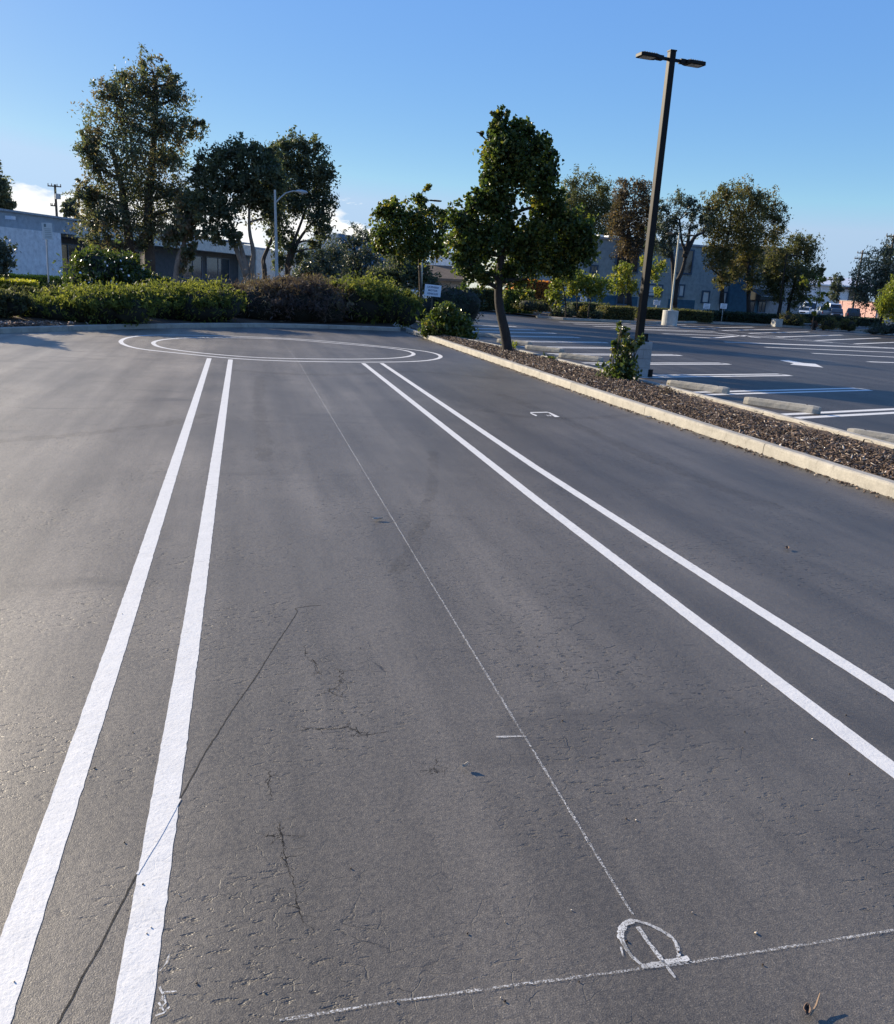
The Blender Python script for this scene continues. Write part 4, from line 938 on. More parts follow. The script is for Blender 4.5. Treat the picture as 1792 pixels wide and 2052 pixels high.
VAN_G = [('side', [(.35, 1.32), (.35, 2.0), (1.12, 2.0), (1.62, 1.32)]), ('windshield', ((1.96, 1.30), (1.30, 2.20))), ('rear_window', ((-2.80, 1.4), (-2.77, 2.0)))]
PU_B = [(-2.75, .45), (-2.8, .75), (-2.75, 1.15), (-.75, 1.15), (1.2, 1.10), (2.45, 1.05), (2.65, .8), (2.65, .45), (2.2, .38), (-2.4, .38)]
PU_C = [(-.85, 1.08), (-.72, 1.70), (-.5, 1.80), (.55, 1.80), (.75, 1.74), (1.35, 1.08)]
PU_G = [('side', [(-.62, 1.18), (-.52, 1.68), (-.02, 1.68), (-.02, 1.18)]), ('side', [(.06, 1.18), (.06, 1.68), (.55, 1.68), (.98, 1.18)]), ('windshield', ((1.30, 1.14), (.78, 1.70))), ('rear_window', ((-.84, 1.2), (-.73, 1.68)))]
q = at(845, 590, 86); vehicle('parked_car', 'white hatchback seen from the side behind the notice board', 'car', q[0], 86, .10, SUV_B, SUV_C, 4.5, 1.8, 'car_white', SUV_G, (-1.35, 1.42))
q = at(1612, 628, 118); vehicle('parked_car', 'white car standing beside the white van, mostly hidden by the bush', 'car', q[0], 118, -2.3, SUV_B, SUV_C, 4.5, 1.8, 'car_white', SUV_G, (-1.35, 1.42))
q = at(1634, 622, 120); vehicle('parked_van', 'white high roofed van facing the lot behind the young tree', 'van', q[0]+.3, 122, -2.15, VAN_B, VAN_C, 5.6, 2.05, 'car_white', VAN_G, (-1.7, 1.7), .37)
q = at(1668, 628, 116); vehicle('pickup_truck', 'silver blue pickup parked with its tailgate towards the lot', 'pickup', q[0], 118, 1.15, PU_B, PU_C, 5.4, 1.95, 'car_silver', PU_G, (-1.6, 1.65), .39)
tail = bpy.data.objects['pickup_truck']
MB().box((-2.79, 0, .93), (.04, 1.4, .36)).build('tailgate', M['car_silver'], tail, bev=.01)
q = at(1686, 622, 122); vehicle('parked_van', 'white van standing between the two pickups', 'van', q[0], 124, -2.0, VAN_B, VAN_C, 5.6, 2.05, 'car_white', VAN_G, (-1.7, 1.7), .37)
q = at(1704, 628, 112); vehicle('parked_car', 'dark sport utility car in front of the pink wall', 'car', q[0], 115, -2.2, SUV_B, SUV_C, 4.5, 1.85, 'car_dark', SUV_G, (-1.35, 1.42))
q = at(1728, 634, 108); vehicle('pickup_truck', 'dark pickup at the end of the parked row before the pink wall', 'pickup', q[0], 110, .95, PU_B, PU_C, 5.4, 1.95, 'car_dark', PU_G, (-1.6, 1.65), .39)
# distant ridge
V = []; Fs = []; nh = 60
for i in range(nh):
    dg = -40+80*i/(nh-1); aa = math.radians(dg); hgt = 8+74*math.exp(-((dg-6)/5)**2)+3*math.sin(i*1.1+1)
    for rr, hh in ((1500, -5), (1700, hgt), (2100, hgt*.8), (2300, -5)): V.append((rr*math.sin(aa), rr*math.cos(aa), hh))
Fs = [[i*4+j, i*4+j+1, (i+1)*4+j+1, (i+1)*4+j] for i in range(nh-1) for j in range(3)]
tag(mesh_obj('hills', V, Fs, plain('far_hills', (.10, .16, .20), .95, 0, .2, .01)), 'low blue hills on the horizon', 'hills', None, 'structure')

# ------------------------------------------------------------------ foliage
def rand_dir(n):
    v = rng.normal(size=(n, 3)); return v/np.linalg.norm(v, axis=1)[:, None]
def leaves(C, ln, wd, droop, up, shape='rhomb'):
    """leaves at the centres C: random in direction, some hanging (droop) or rising (up)"""
    n = len(C); a = rand_dir(n); a[:, 2] += up-droop; a /= np.linalg.norm(a, axis=1)[:, None]
    b = np.cross(a, rand_dir(n)); b /= np.linalg.norm(b, axis=1)[:, None]+1e-9
    l = ln*rng.uniform(.6, 1.35, n)[:, None]; w = wd*rng.uniform(.6, 1.35, n)[:, None]
    if shape == 'rhomb':
        V = np.stack([C-a*l*.5, C+b*w*.5+a*l*.06, C+a*l*.5, C-b*w*.5+a*l*.06], 1); k = 4
        return V.reshape(-1, 3), np.arange(n*4).reshape(n, 4), 1
    nr = np.cross(a, b)      # folded leaf: two halves, each a quad
    base, tip = C-a*l*.5, C+a*l*.5-nr*l*.10
    m1, m2 = C-a*l*.18, C+a*l*.20
    V = np.stack([base, m1+b*w*.5+nr*w*.18, m2+b*w*.42+nr*w*.15, tip, m1-b*w*.5+nr*w*.18, m2-b*w*.42+nr*w*.15], 1)
    f = np.array([[0, 1, 2, 3], [0, 3, 5, 4]]); Fs = (f[None]+(np.arange(n)*6)[:, None, None]).reshape(-1, 4)
    return V.reshape(-1, 3), Fs, 2
def blob_world(bl, Y, flat=1.0, dyk=.30):
    out = []
    for q in bl:
        px, py, rx, ry = q[:4]; dy = q[4] if len(q) > 4 else rng.uniform(-dyk, dyk)
        k = scale_at(px, py, Y); rd = (rx+ry)/2*k*flat
        c = at(px, py, Y+dy*rd*2); out.append((c, np.array([rx*k, max(rd, .25*rx*k), ry*k])))
    return out
def crown(name, B, n, ln, wd, mat, parent, org, droop=.2, up=0., clump=.16, cn=26, shell=.45, shape='rhomb', sparse=1., zmin=.03, tb=0., under=1.):
    """leaves gathered in many small clumps spread through the blobs B"""
    vol = np.array([np.prod(r)**(2/3) for _, r in B]); vol /= vol.sum(); C = []; T = []
    for (c, r), f in zip(B, vol):
        m = int(n*f); k = max(5, int(m/cn)); d = rand_dir(k); rad = rng.random(k)**shell
        q = c+d*r*rad[:, None]*(.94+.17*rng.normal(size=(k, 1))); q = np.where(rng.random((k, 1)) < .10, c+d*r*rng.uniform(1., 1.32, (k, 1)), q)
        if under < 1: q = q[(d[:, 2] > -.05) | (rng.random(k) < under)]; k = len(q); d = rand_dir(k)
        if sparse < 1: q = q[rng.random(k) < sparse]; k = len(q)
        if k == 0: continue
        tint = np.clip(rng.beta(2.0, 2.4, k)+.10*d[:len(q), 2]*0+tb, 0, 1)
        s = clump*np.mean(r)*rng.uniform(.6, 1.5, k)
        idx = rng.integers(0, k, m); e = rng.normal(size=(m, 3))*s[idx][:, None]; e[:, 2] *= 1.0+droop*.6; e[:, 2] -= droop*np.abs(e[:, 2])*.5
        C.append(q[idx]+e); T.append(np.clip(tint[idx]+rng.normal(0, .13, m), 0, 1))
    C = np.concatenate(C); T = np.concatenate(T); ok = C[:, 2] > zmin; C = C[ok]; T = T[ok]
    V, Fs, k = leaves(C, ln, wd, droop, up, shape)
    V[:, 2] = np.maximum(V[:, 2], .012)
    return mesh_obj(name, V-np.array(org), Fs, mat, parent, False, np.repeat(T, k))
def limb(mb, a, b, r0, r1, sag=.12, n=6, seg=6):
    a, b = np.array(a, float), np.array(b, float); ln = np.linalg.norm(b-a); m = rng.normal(size=3)*ln*sag; m[2] = abs(m[2])*.6-ln*.02
    P = [a+(b-a)*t+m*math.sin(math.pi*t)+rng.normal(size=3)*ln*.012*(0 < t < 1) for t in np.linspace(0, 1, n)]
    mb.tube(P, list(np.linspace(r0, r1, n)), seg); return P
def tree(name, label, Y, trunks, blobs, n, ln, wd, leaf, bark, r0, cat='tree', group=None, limbs=2, droop=.25, clump=.16, cn=26, shape='rhomb', shell=.45, sparse=1., flat=.95, base_z=0., r1=.3, tb=0., up=0., twigs=2):
    """trunks: pixel polylines from the foot upwards; the first point stands on the ground"""
    foot = at(*trunks[0][0], Y); org = np.array([foot[0], Y, base_z])
    root = empty(name, org, label, cat, group)
    B = blob_world(blobs, Y, flat)
    mb = MB(org); nodes = []
    for tr in trunks:
        P = []
        for i, q in enumerate(tr):
            p = at(q[0], q[1], Y+(q[2] if len(q) > 2 else 0)); P.append(p)
        P[0][2] = base_z-.05 if len(tr[0]) < 4 else P[0][2]
        pts = catmull(P, 4, False); R_ = np.linspace(r0, r0*r1, len(pts))
        if len(tr[0]) < 4: R_[0] *= 1.45; R_[1] *= 1.15
        mb.tube(pts, list(R_), 10)
        nodes += [(p, rr) for p, rr in zip(pts[len(pts)//3:], R_[len(pts)//3:])]
    for c, r in B:
        for j in range(limbs):
            tgt = c+rand_dir(1)[0]*r*(.75 if j else .15)
            dist = [np.linalg.norm(p-tgt)+(2.5*max(0, p[2]-tgt[2]+.15*np.linalg.norm(p-tgt))) for p, _ in nodes]; p, rr = nodes[int(np.argmin(dist))]
            Q = limb(mb, p, tgt, min(rr*.7, r0*.5), .10*r0+.006, .10)
            if j == 0: nodes += [(Q[3], rr*.4), (Q[-1], rr*.25)]
            for _ in range(twigs): limb(mb, Q[-2] if j else Q[-1], c+rand_dir(1)[0]*r*.95, .09*r0+.004, .03*r0+.003, .12, 4, 4)
    mb.build('trunk', M[bark], root, smooth=True)
    crown('crown', B, n, ln, wd, M[leaf], root, org, droop, up, clump, cn, shell, shape, sparse, .05, tb)
    return root
def shrub(name, label, Y, blobs, n, ln, wd, leaf, cat='shrub', group=None, droop=0., up=.35, clump=.14, cn=14, shape='rhomb', core=.80, stems=0, base_px=None, flat=1.0, sparse=1., shell=.30, base_z=.08, tb=0., dy=.1, under=1., ragged=0):
    """a bush: a dark inner mass painted as shade, and the leaves round it"""
    B = blob_world(blobs, Y, flat, dy); B0 = list(B)
    for _ in range(ragged):
        c, r = B0[rng.integers(len(B0))]; d = rand_dir(1)[0]; d[2] = abs(d[2])*.8+.10; d /= np.linalg.norm(d); f = rng.uniform(.16, .34)
        B.append((c+d*r*rng.uniform(.88, 1.10), r*f*np.array([1.6, 1.6, .70])))
    bx = np.mean([c[0] for c, _ in B]); org = np.array([bx, Y, base_z])
    root = empty(name, org, label, cat, group)
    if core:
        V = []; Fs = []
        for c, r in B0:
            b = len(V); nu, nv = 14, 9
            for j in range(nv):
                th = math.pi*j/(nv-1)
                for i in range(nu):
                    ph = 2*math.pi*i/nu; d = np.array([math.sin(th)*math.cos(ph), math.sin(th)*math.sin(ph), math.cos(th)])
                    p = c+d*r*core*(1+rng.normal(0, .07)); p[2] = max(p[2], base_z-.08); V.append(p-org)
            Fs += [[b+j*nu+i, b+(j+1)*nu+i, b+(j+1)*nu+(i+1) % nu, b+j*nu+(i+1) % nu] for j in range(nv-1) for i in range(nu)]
        mesh_obj('shade_core', V, Fs, M['core'], root, True)
    if stems:
        mb = MB(org); foot = np.array([bx, Y, base_z])
        for c, r in B:
            for _ in range(stems): limb(mb, foot+rng.normal(size=3)*np.array([.10, .10, 0]), c+rand_dir(1)[0]*r*.8, .016, .004, .10, 6, 6)
        mb.build('stems', M['twig'], root, smooth=True)
    crown('foliage', B, n, ln, wd, M[leaf], root, org, droop, up, clump, cn, shell, shape, sparse, base_z, tb, under)
    return root
def hedge(label, p0, p1, zh, th, n, ln, wd, leaf, group=None, tb=0., z0=.08, rough=.05, name='hedge'):
    """clipped hedge between two ground points"""
    p0, p1 = np.array(p0[:2], float), np.array(p1[:2], float); d = p1-p0; Ln = np.linalg.norm(d); d /= Ln; nr = np.array([-d[1], d[0]]); org = np.array([*(p0+p1)/2, z0])
    root = empty(name, org, label, 'hedge', group)
    ax = np.array([[*d, 0], [*nr, 0], [0, 0, 1]])
    MB(org).box((*((p0+p1)/2), (z0+zh)/2), (Ln*.97, th*.86, (zh-z0)*.94), 0, ax).build('shade_core', M['core'], root)  # solid dark box as painted shade behind the leaves
    U = rng.random((n, 3)); f = rng.choice(5, n, p=[.34, .22, .30, .07, .07]); q = U.copy()
    q[f == 0, 2] = 1; q[f == 1, 1] = 1; q[f == 2, 1] = 0; q[f == 3, 0] = 0; q[f == 4, 0] = 1
    wob = .5+.5*np.sin(U[:, 0]*Ln*1.7+1.3)*np.cos(U[:, 0]*Ln*.6)
    C = np.stack([q[:, 0]*Ln, (q[:, 1]-.5)*th, z0+q[:, 2]*(zh-z0)*(1-.10*wob)], 1)+rng.normal(size=(n, 3))*rough
    T = np.clip(rng.beta(2, 2.4, n)+tb, 0, 1)
    Cw = np.c_[p0+d*C[:, :1]+nr*C[:, 1:2], C[:, 2]]; Cw[:, 2] = np.maximum(Cw[:, 2], .1)
    V, Fs, k = leaves(Cw, ln, wd, 0, .4)
    mesh_obj('foliage', V-org, Fs, M[leaf], root, False, np.repeat(T, k)); return root

# --- big trees on the open side
tree('eucalyptus_tree', 'tall loose twin trunked tree, the highest tree in view', 50,
     [[(299, 570), (300, 520), (297, 470), (298, 400), (305, 320), (312, 230), (312, 160)], [(258, 560), (260, 510), (255, 450), (245, 380), (225, 300)]],
     [(308, 140, 34, 30), (345, 165, 22, 24), (250, 160, 40, 28), (220, 190, 42, 26), (300, 190, 70, 40), (345, 200, 32, 32), (250, 240, 78, 40), (185, 272, 32, 34), (330, 258, 55, 36), (385, 255, 34, 20), (398, 246, 18, 14), (262, 310, 84, 46), (345, 320, 44, 38), (192, 335, 40, 40), (178, 300, 28, 26),
      (282, 380, 84, 46), (190, 392, 46, 42), (168, 378, 24, 26), (350, 385, 42, 40), (230, 440, 66, 40), (320, 445, 56, 34), (185, 440, 34, 32), (212, 488, 44, 28), (285, 482, 30, 22)],
     38000, .19, .08, 'eucalyptus', 'bark', .34, droop=.3, clump=.135, cn=30, sparse=.74, limbs=2)
tree('eucalyptus_tree', 'small slanting tree leaning between the tall tree and the broad tree', 47,
     [[(346, 570), (356, 525), (368, 490), (380, 450), (388, 400)]],
     [(385, 410, 30, 34), (370, 450, 32, 26), (350, 470, 25, 20), (378, 508, 15, 22), (372, 530, 9, 14)], 4200, .26, .12, 'eucalyptus', 'palebark', .16, droop=.4, sparse=.85, tb=.08)
tree('spreading_tree', 'broad tree with several pale bent stems before the dark recess', 46,
     [[(497, 570), (494, 545), (488, 515), (478, 480), (455, 430), (440, 380)], [(501, 566), (505, 535), (508, 505), (500, 460), (500, 400)], [(494, 552, 0, 0), (478, 510), (462, 475), (430, 440)]],
     [(432, 318, 40, 26), (480, 308, 46, 24), (520, 322, 34, 26), (410, 358, 30, 34), (465, 362, 62, 40), (525, 350, 42, 42), (405, 405, 28, 26), (450, 420, 52, 30), (520, 405, 42, 42), (418, 462, 30, 18), (455, 470, 36, 20), (545, 380, 30, 40), (545, 330, 26, 34), (548, 430, 24, 30), (538, 306, 22, 16), (395, 335, 16, 16), (500, 298, 22, 12)],
     20000, .21, .095, 'dark_leaf', 'palebark', .17, droop=.2, clump=.14, cn=30, sparse=.80, tb=.05)
tree('spreading_tree', 'rounded tree with an opening of sky in its crown behind the street light', 54,
     [[(532, 566), (530, 540), (528, 520), (540, 490), (560, 440), (580, 380)], [(580, 566), (576, 530), (585, 495), (600, 455), (620, 400)], [(576, 545, 0, 0), (588, 505), (606, 470), (640, 430)]],
     [(562, 298, 28, 22), (600, 288, 38, 20), (628, 300, 24, 22), (590, 330, 56, 40), (640, 345, 32, 42), (560, 362, 34, 42), (612, 378, 52, 42), (652, 395, 20, 34), (556, 420, 34, 40), (645, 440, 26, 42), (566, 470, 34, 32), (632, 485, 20, 18), (600, 410, 40, 24), (665, 352, 9, 14), (590, 515, 22, 18), (560, 520, 22, 22)],
     20000, .22, .095, 'dark_leaf', 'bark', .17, droop=.25, clump=.14, cn=30, sparse=.76)
tree('conifer_tree', 'dark tree cut by the picture edge above the long building', 86, [[(-18, 560), (-16, 480), (-14, 340)]],
     [(-12, 350, 14, 24), (-10, 380, 32, 28), (8, 398, 20, 18), (-5, 415, 34, 12), (22, 410, 16, 6)], 5000, .40, .16, 'dark_leaf', 'bark', .3, droop=.1)
tree('small_tree', 'small grey green tree cut by the picture edge in front of the white wall', 41, [[(-14, 580), (-12, 550), (-8, 510)]],
     [(-2, 500, 24, 22), (6, 522, 18, 20), (-12, 535, 20, 20)], 4200, .16, .09, 'grey_leaf', 'bark', .09, tb=-.1)
tree('distant_tree', 'small far tree beside the transformer pole behind the long building', 105, [[(142, 560), (142, 440)]], [(142, 408, 13, 12), (136, 420, 12, 12), (150, 424, 12, 10)], 1500, .40, .2, 'grey_leaf', 'bark', .2)
FB = 'feathery trees in the middle distance'
tree('feathery_tree', 'feathery grey green tree right of the rounded tree', 66, [[(640, 585), (642, 550), (648, 500)]],
     [(640, 515, 36, 28), (612, 540, 28, 28), (655, 545, 40, 34), (625, 565, 45, 18), (672, 505, 20, 22)], 8000, .24, .09, 'grey_leaf', 'bark', .14, group=FB, droop=.5, tb=-.12)
tree('feathery_tree', 'thin topped feathery tree against the low white cloud', 68, [[(716, 585), (716, 540), (706, 470)]],
     [(692, 482, 14, 26), (715, 470, 16, 22), (736, 476, 14, 22), (705, 515, 40, 26), (740, 520, 36, 32), (705, 550, 48, 32), (752, 552, 40, 30), (760, 490, 12, 24)], 9500, .24, .08, 'grey_leaf', 'bark', .15, group=FB, droop=.3, sparse=.8, up=.3, tb=-.12)
tree('dark_tree', 'dark dense tree standing behind the slim lamp at the hedge corner', 62, [[(812, 590), (812, 560), (815, 520)]], [(800, 545, 42, 26), (835, 540, 36, 30), (775, 560, 34, 22), (850, 565, 40, 20), (800, 520, 30, 18)], 7500, .24, .12, 'dark_leaf', 'bark', .2, group=FB, tb=-.1)

# --- the two leafy trees on the planting strip
tree('leafy_tree', 'small round headed leafy tree at the hedge corner', 43.4,
     [[(846, 640), (844, 600), (842, 550), (840, 500), (838, 440), (846, 385)]],
     [(800, 425, 34, 22), (772, 432, 24, 16), (845, 405, 16, 18), (852, 378, 8, 12), (840, 440, 46, 28), (790, 465, 42, 34), (850, 480, 46, 34), (768, 495, 24, 22), (888, 440, 20, 20), (828, 508, 36, 18), (758, 470, 16, 20), (885, 495, 22, 24), (762, 418, 8, 10), (872, 422, 18, 10), (784, 410, 20, 10)],
     9500, .15, .11, 'gum', 'bark', .10, shape='fold', droop=.35, clump=.15, cn=12, sparse=.62, tb=.20)
lt = tree('leafy_tree', 'large dark leafy tree with a leaning trunk on the mulch strip', 21.6,
     [[(1020, 703), (1013, 670), (1004, 630), (999, 590), (1003, 530), (1012, 450), (1012, 380), (1016, 310), (1010, 250)]],
     [(996, 240, 20, 20), (1008, 262, 26, 26), (1048, 262, 26, 24), (1030, 300, 56, 34), (1078, 296, 30, 26), (988, 300, 20, 36), (1100, 306, 12, 22), (1045, 350, 62, 40), (988, 356, 26, 32), (1095, 360, 24, 44), (1110, 330, 8, 16), (958, 402, 30, 26), (1000, 410, 40, 42), (1085, 412, 26, 34), (1108, 420, 24, 42), (930, 440, 32, 32), (1140, 445, 34, 36), (980, 475, 66, 40), (1055, 492, 56, 40), (1140, 492, 48, 42), (930, 492, 36, 38), (952, 536, 38, 32), (1030, 545, 48, 30), (1098, 526, 54, 24), (1172, 470, 26, 32), (1075, 462, 40, 26), (962, 266, 9, 5), (1172, 508, 24, 24), (968, 562, 14, 14), (1120, 542, 30, 12)],
     34000, .095, .072, 'gum', 'darkbark', .145, shape='fold', droop=.4, clump=.14, cn=13, limbs=2, flat=.82, sparse=.66, tb=.08, r1=.35)

# --- trees before and behind the teal building
tree('wispy_tree', 'tall grey green tree with wispy tips behind the large leafy tree', 88, [[(1180, 600), (1182, 520), (1185, 400)]],
     [(1150, 368, 14, 26), (1186, 362, 16, 26), (1212, 380, 16, 24), (1172, 405, 46, 36), (1208, 415, 26, 40), (1140, 410, 26, 44), (1175, 455, 60, 40), (1120, 440, 24, 44), (1180, 490, 50, 22), (1215, 480, 24, 28), (1130, 480, 26, 32), (1226, 440, 18, 36), (1175, 430, 50, 30)], 24000, .30, .10, 'olive_leaf', 'darkbark', .3, droop=.5, up=.2, tb=-.15)
tree('brown_tree', 'brownish purple tree with dark trunk between the wispy tree and the lamp post', 70, [[(1262, 640), (1260, 560), (1258, 490), (1262, 430)]],
     [(1250, 372, 20, 14), (1282, 372, 16, 14), (1245, 400, 22, 28), (1285, 398, 24, 30), (1265, 432, 34, 30), (1244, 462, 20, 24), (1286, 460, 22, 28), (1262, 480, 22, 16), (1302, 420, 12, 26), (1236, 440, 18, 34), (1256, 500, 26, 18), (1290, 488, 22, 20), (1310, 450, 12, 26)], 13500, .24, .095, 'brown_leaf', 'darkbark', .24, droop=.4, sparse=.9)
tree('sparse_tree', 'sparse tree with dark forked stems behind the round based lamp', 62,
     [[(1350, 650), (1353, 600), (1358, 565), (1368, 540), (1374, 508), (1366, 480), (1362, 440)], [(1352, 610, 0, 0), (1350, 550), (1346, 505), (1338, 460)], [(1374, 508, 0, 0), (1383, 491), (1394, 473), (1410, 466)], [(1372, 515, 0, 0), (1378, 490), (1384, 450)]],
     [(1332, 418, 24, 24), (1360, 402, 20, 18), (1386, 412, 20, 26), (1350, 440, 34, 24), (1392, 438, 20, 22), (1320, 458, 20, 26), (1342, 480, 26, 18), (1318, 490, 16, 24), (1400, 418, 8, 10), (1330, 505, 20, 18), (1410, 445, 12, 18), (1304, 470, 12, 26), (1352, 466, 26, 18)], 7600, .22, .085, 'grey_leaf', 'darkbark', .23, droop=.3, sparse=.6, tb=-.15, r1=.3)
tree('round_tree', 'round brown and olive tree with hanging lower boughs in front of the teal building', 66, [[(1446, 650), (1447, 600), (1450, 540), (1460, 470)], [(1502, 650), (1500, 590), (1500, 480)]],
     [(1452, 386, 26, 18), (1490, 384, 32, 18), (1432, 418, 22, 34), (1478, 428, 58, 38), (1534, 420, 34, 34), (1560, 440, 16, 28), (1440, 468, 34, 34), (1500, 470, 54, 32), (1548, 470, 26, 24), (1432, 500, 24, 22), (1460, 512, 26, 20), (1420, 440, 12, 30), (1505, 500, 36, 18), (1512, 400, 30, 18), (1540, 540, 12, 10), (1442, 525, 28, 26), (1472, 540, 24, 24), (1448, 560, 18, 20), (1500, 528, 38, 24), (1508, 560, 20, 22)], 29000, .22, .095, 'olive_leaf', 'darkbark', .24, droop=.5, clump=.14, cn=30, tb=.10)
tree('weeping_tree', 'weeping grey green tree on two dark stems beside the tan building', 70, [[(1577, 650), (1582, 610), (1592, 570), (1600, 530)], [(1560, 630, 0), (1568, 590), (1575, 540)]],
     [(1602, 484, 30, 16), (1572, 506, 36, 24), (1618, 508, 24, 34), (1545, 530, 22, 34), (1592, 545, 44, 28), (1632, 550, 18, 20), (1553, 566, 18, 26), (1645, 540, 10, 14), (1608, 575, 20, 16), (1560, 588, 14, 18), (1600, 598, 28, 14), (1540, 560, 14, 20)], 16000, .25, .09, 'olive_leaf', 'darkbark', .20, droop=.8, clump=.15, tb=-.05)
tree('distant_tree', 'small far tree standing before the white roofed building', 135, [[(1678, 625), (1678, 580)]], [(1678, 562, 13, 14), (1672, 575, 12, 10), (1684, 577, 11, 10), (1672, 594, 16, 10)], 2200, .42, .2, 'grey_leaf', 'bark', .22, tb=-.1)
tree('willow_tree', 'pale weeping tree at the edge beside the utility poles', 56, [[(1772, 668), (1768, 640), (1758, 605), (1755, 560)]],
     [(1730, 560, 24, 30), (1760, 530, 34, 34), (1786, 500, 28, 26), (1735, 592, 26, 26), (1770, 568, 40, 36), (1805, 540, 40, 60), (1722, 582, 16, 26), (1790, 600, 30, 20)], 12000, .22, .075, 'grey_leaf', 'darkbark', .18, droop=.9, tb=.02, sparse=.9)
tree('yellow_green_tree', 'low yellow green tree in front of the pale weeping tree', 47, [[(1800, 672), (1798, 640), (1796, 610)]], [(1786, 602, 26, 20), (1797, 572, 16, 22), (1772, 616, 18, 14), (1800, 628, 22, 14), (1785, 585, 14, 14)], 4200, .16, .09, 'yellow_leaf', 'darkbark', .07, tb=-.12)
tree('small_tree', 'small tree just beyond the end of the curved kerb whose shadow reaches the lot', 23.2, [[(-150, 660), (-150, 620), (-148, 570)]], [(-150, 560, 60, 40), (-100, 590, 46, 36), (-200, 590, 50, 36), (-145, 530, 40, 34), (-90, 560, 36, 30)], 7000, .13, .07, 'dark_leaf', 'bark', .08)
YG = 'young yellow green trees in front of the teal building'
def young(label, Y, tr, bl, n, tb=-.08): tree('young_tree', label, Y, tr, bl, n, .17, .105, 'yellow_leaf', 'darkbark', .06, group=YG, droop=.3, tb=tb, sparse=.9, limbs=2)
young('first young yellow green tree from the large leafy tree, low spreading boughs', 53.5, [[(1134, 638), (1134, 610), (1130, 580), (1126, 555)]], [(1112, 592, 20, 12), (1122, 568, 22, 16), (1133, 545, 10, 18), (1104, 604, 10, 8)], 1900)
young('second young yellow green tree from the large leafy tree, slim dark stem', 54.5, [[(1158, 640), (1157, 610), (1155, 585)]], [(1155, 564, 24, 18), (1147, 580, 16, 16), (1160, 550, 14, 10)], 1800)
young('third young tree, flat headed, with rusty tips', 53, [[(1178, 640), (1181, 615), (1186, 592)]], [(1178, 566, 32, 18), (1206, 572, 22, 16), (1190, 585, 26, 12), (1166, 574, 14, 12)], 2600)
young('young yellow tree directly behind the tall dark lamp post', 56, [[(1283, 645), (1284, 615), (1286, 590), (1288, 560)], [(1285, 600, 0, 0), (1275, 575), (1265, 545)]], [(1254, 540, 22, 20), (1240, 566, 24, 20), (1286, 528, 9, 16), (1316, 545, 22, 20), (1325, 530, 12, 12), (1318, 584, 18, 8), (1262, 572, 20, 14)], 3600, .02)
tree('young_tree', 'thin young tree with bare lower stem in front of the parked vans', 57, [[(1628, 664), (1630, 640), (1636, 610), (1644, 585), (1640, 560)]], [(1612, 566, 11, 9), (1646, 562, 14, 10), (1636, 598, 14, 12), (1650, 612, 12, 10), (1630, 625, 8, 10), (1652, 590, 8, 8)], 1400, .16, .10, 'yellow_leaf', 'bark', .06, group=YG, sparse=.85)

# --- low hedges behind the curved kerb
HB = 'low shrubs behind the curved kerb'
def bx(px): return float(np.interp(px, [-260, 0, 230, 440, 600, 803], [gp(-260, 690)[1], gp(0, 668)[1], gp(230, 660)[1], gp(440, 656)[1], gp(600, 657)[1], gp(803, 664)[1]]))
J = dict(up=.6, clump=.16, cn=14, shell=.25, core=.80, group=HB, under=.22, ragged=55)
shrub('juniper_shrub', 'dark shrub with pale dead leaves at its foot, cut by the picture edge', bx(10)+2.4, [(-12, 615, 52, 30), (28, 612, 30, 24), (-60, 620, 60, 34)], 8000, .16, .05, 'grey_juniper', **J)
shrub('juniper_shrub', 'spreading green shrub standing over the sunny end of the curved kerb', bx(160)+1.6, [(120, 626, 62, 28), (190, 618, 72, 36), (75, 624, 48, 24), (255, 620, 55, 34), (150, 602, 66, 20, 1.6), (220, 594, 66, 18, 2.0), (285, 606, 44, 28, .6), (110, 606, 50, 18, 1.4)], 20000, .15, .05, 'juniper', **J)
shrub('juniper_shrub', 'dull green shrub between the green one and the golden hedge', bx(60)+4.5, [(60, 600, 50, 18), (100, 606, 50, 16), (20, 596, 30, 12)], 7000, .16, .055, 'grey_juniper', **J)
shrub('juniper_shrub', 'bright topped green shrub in shade below, before the broad tree', bx(360)+2.0, [(330, 616, 58, 36), (400, 618, 62, 38), (450, 612, 42, 34), (290, 614, 42, 32), (365, 592, 74, 20, 1.7), (425, 584, 52, 15, 2.4), (330, 598, 50, 18, 1.5)], 20000, .15, .05, 'juniper', tb=.05, **J)
shrub('juniper_shrub', 'brown half dead shrub mound in the middle of the hedge row', bx(560)+2.0, [(520, 612, 66, 44), (590, 612, 70, 48), (650, 618, 54, 40), (480, 616, 38, 36), (560, 586, 64, 20, 1.5), (625, 588, 56, 18, 1.6), (500, 592, 44, 18, 1.4)], 24000, .20, .034, 'dead_juniper', **{**J, 'core': .78})
shrub('juniper_shrub', 'green shrub mound at the hedge end beside the slim lamp', bx(750)+2.2, [(720, 610, 64, 42), (778, 616, 48, 40), (812, 626, 34, 32), (690, 598, 42, 28), (745, 586, 58, 22, 1.4), (665, 600, 36, 28), (790, 600, 40, 22, 1.0)], 20000, .15, .05, 'juniper', **J)
shrub('juniper_shrub', 'dull green shrub top showing behind the brown mound', bx(600)+5.5, [(590, 582, 60, 12), (650, 578, 60, 12), (530, 580, 40, 12), (700, 582, 40, 12)], 9000, .17, .055, 'grey_juniper', **J)
shrub('flowering_shrub', 'tall glossy shrub with small white flowers below the tall tree', 36, [(210, 545, 68, 32), (188, 525, 36, 22), (250, 535, 36, 24), (262, 562, 46, 26), (168, 565, 32, 24), (215, 575, 70, 22), (310, 570, 34, 18)], 15000, .15, .08, 'camellia', core=.74, clump=.13, tb=-.12, up=.1)
fl = bpy.data.objects['flowering_shrub']
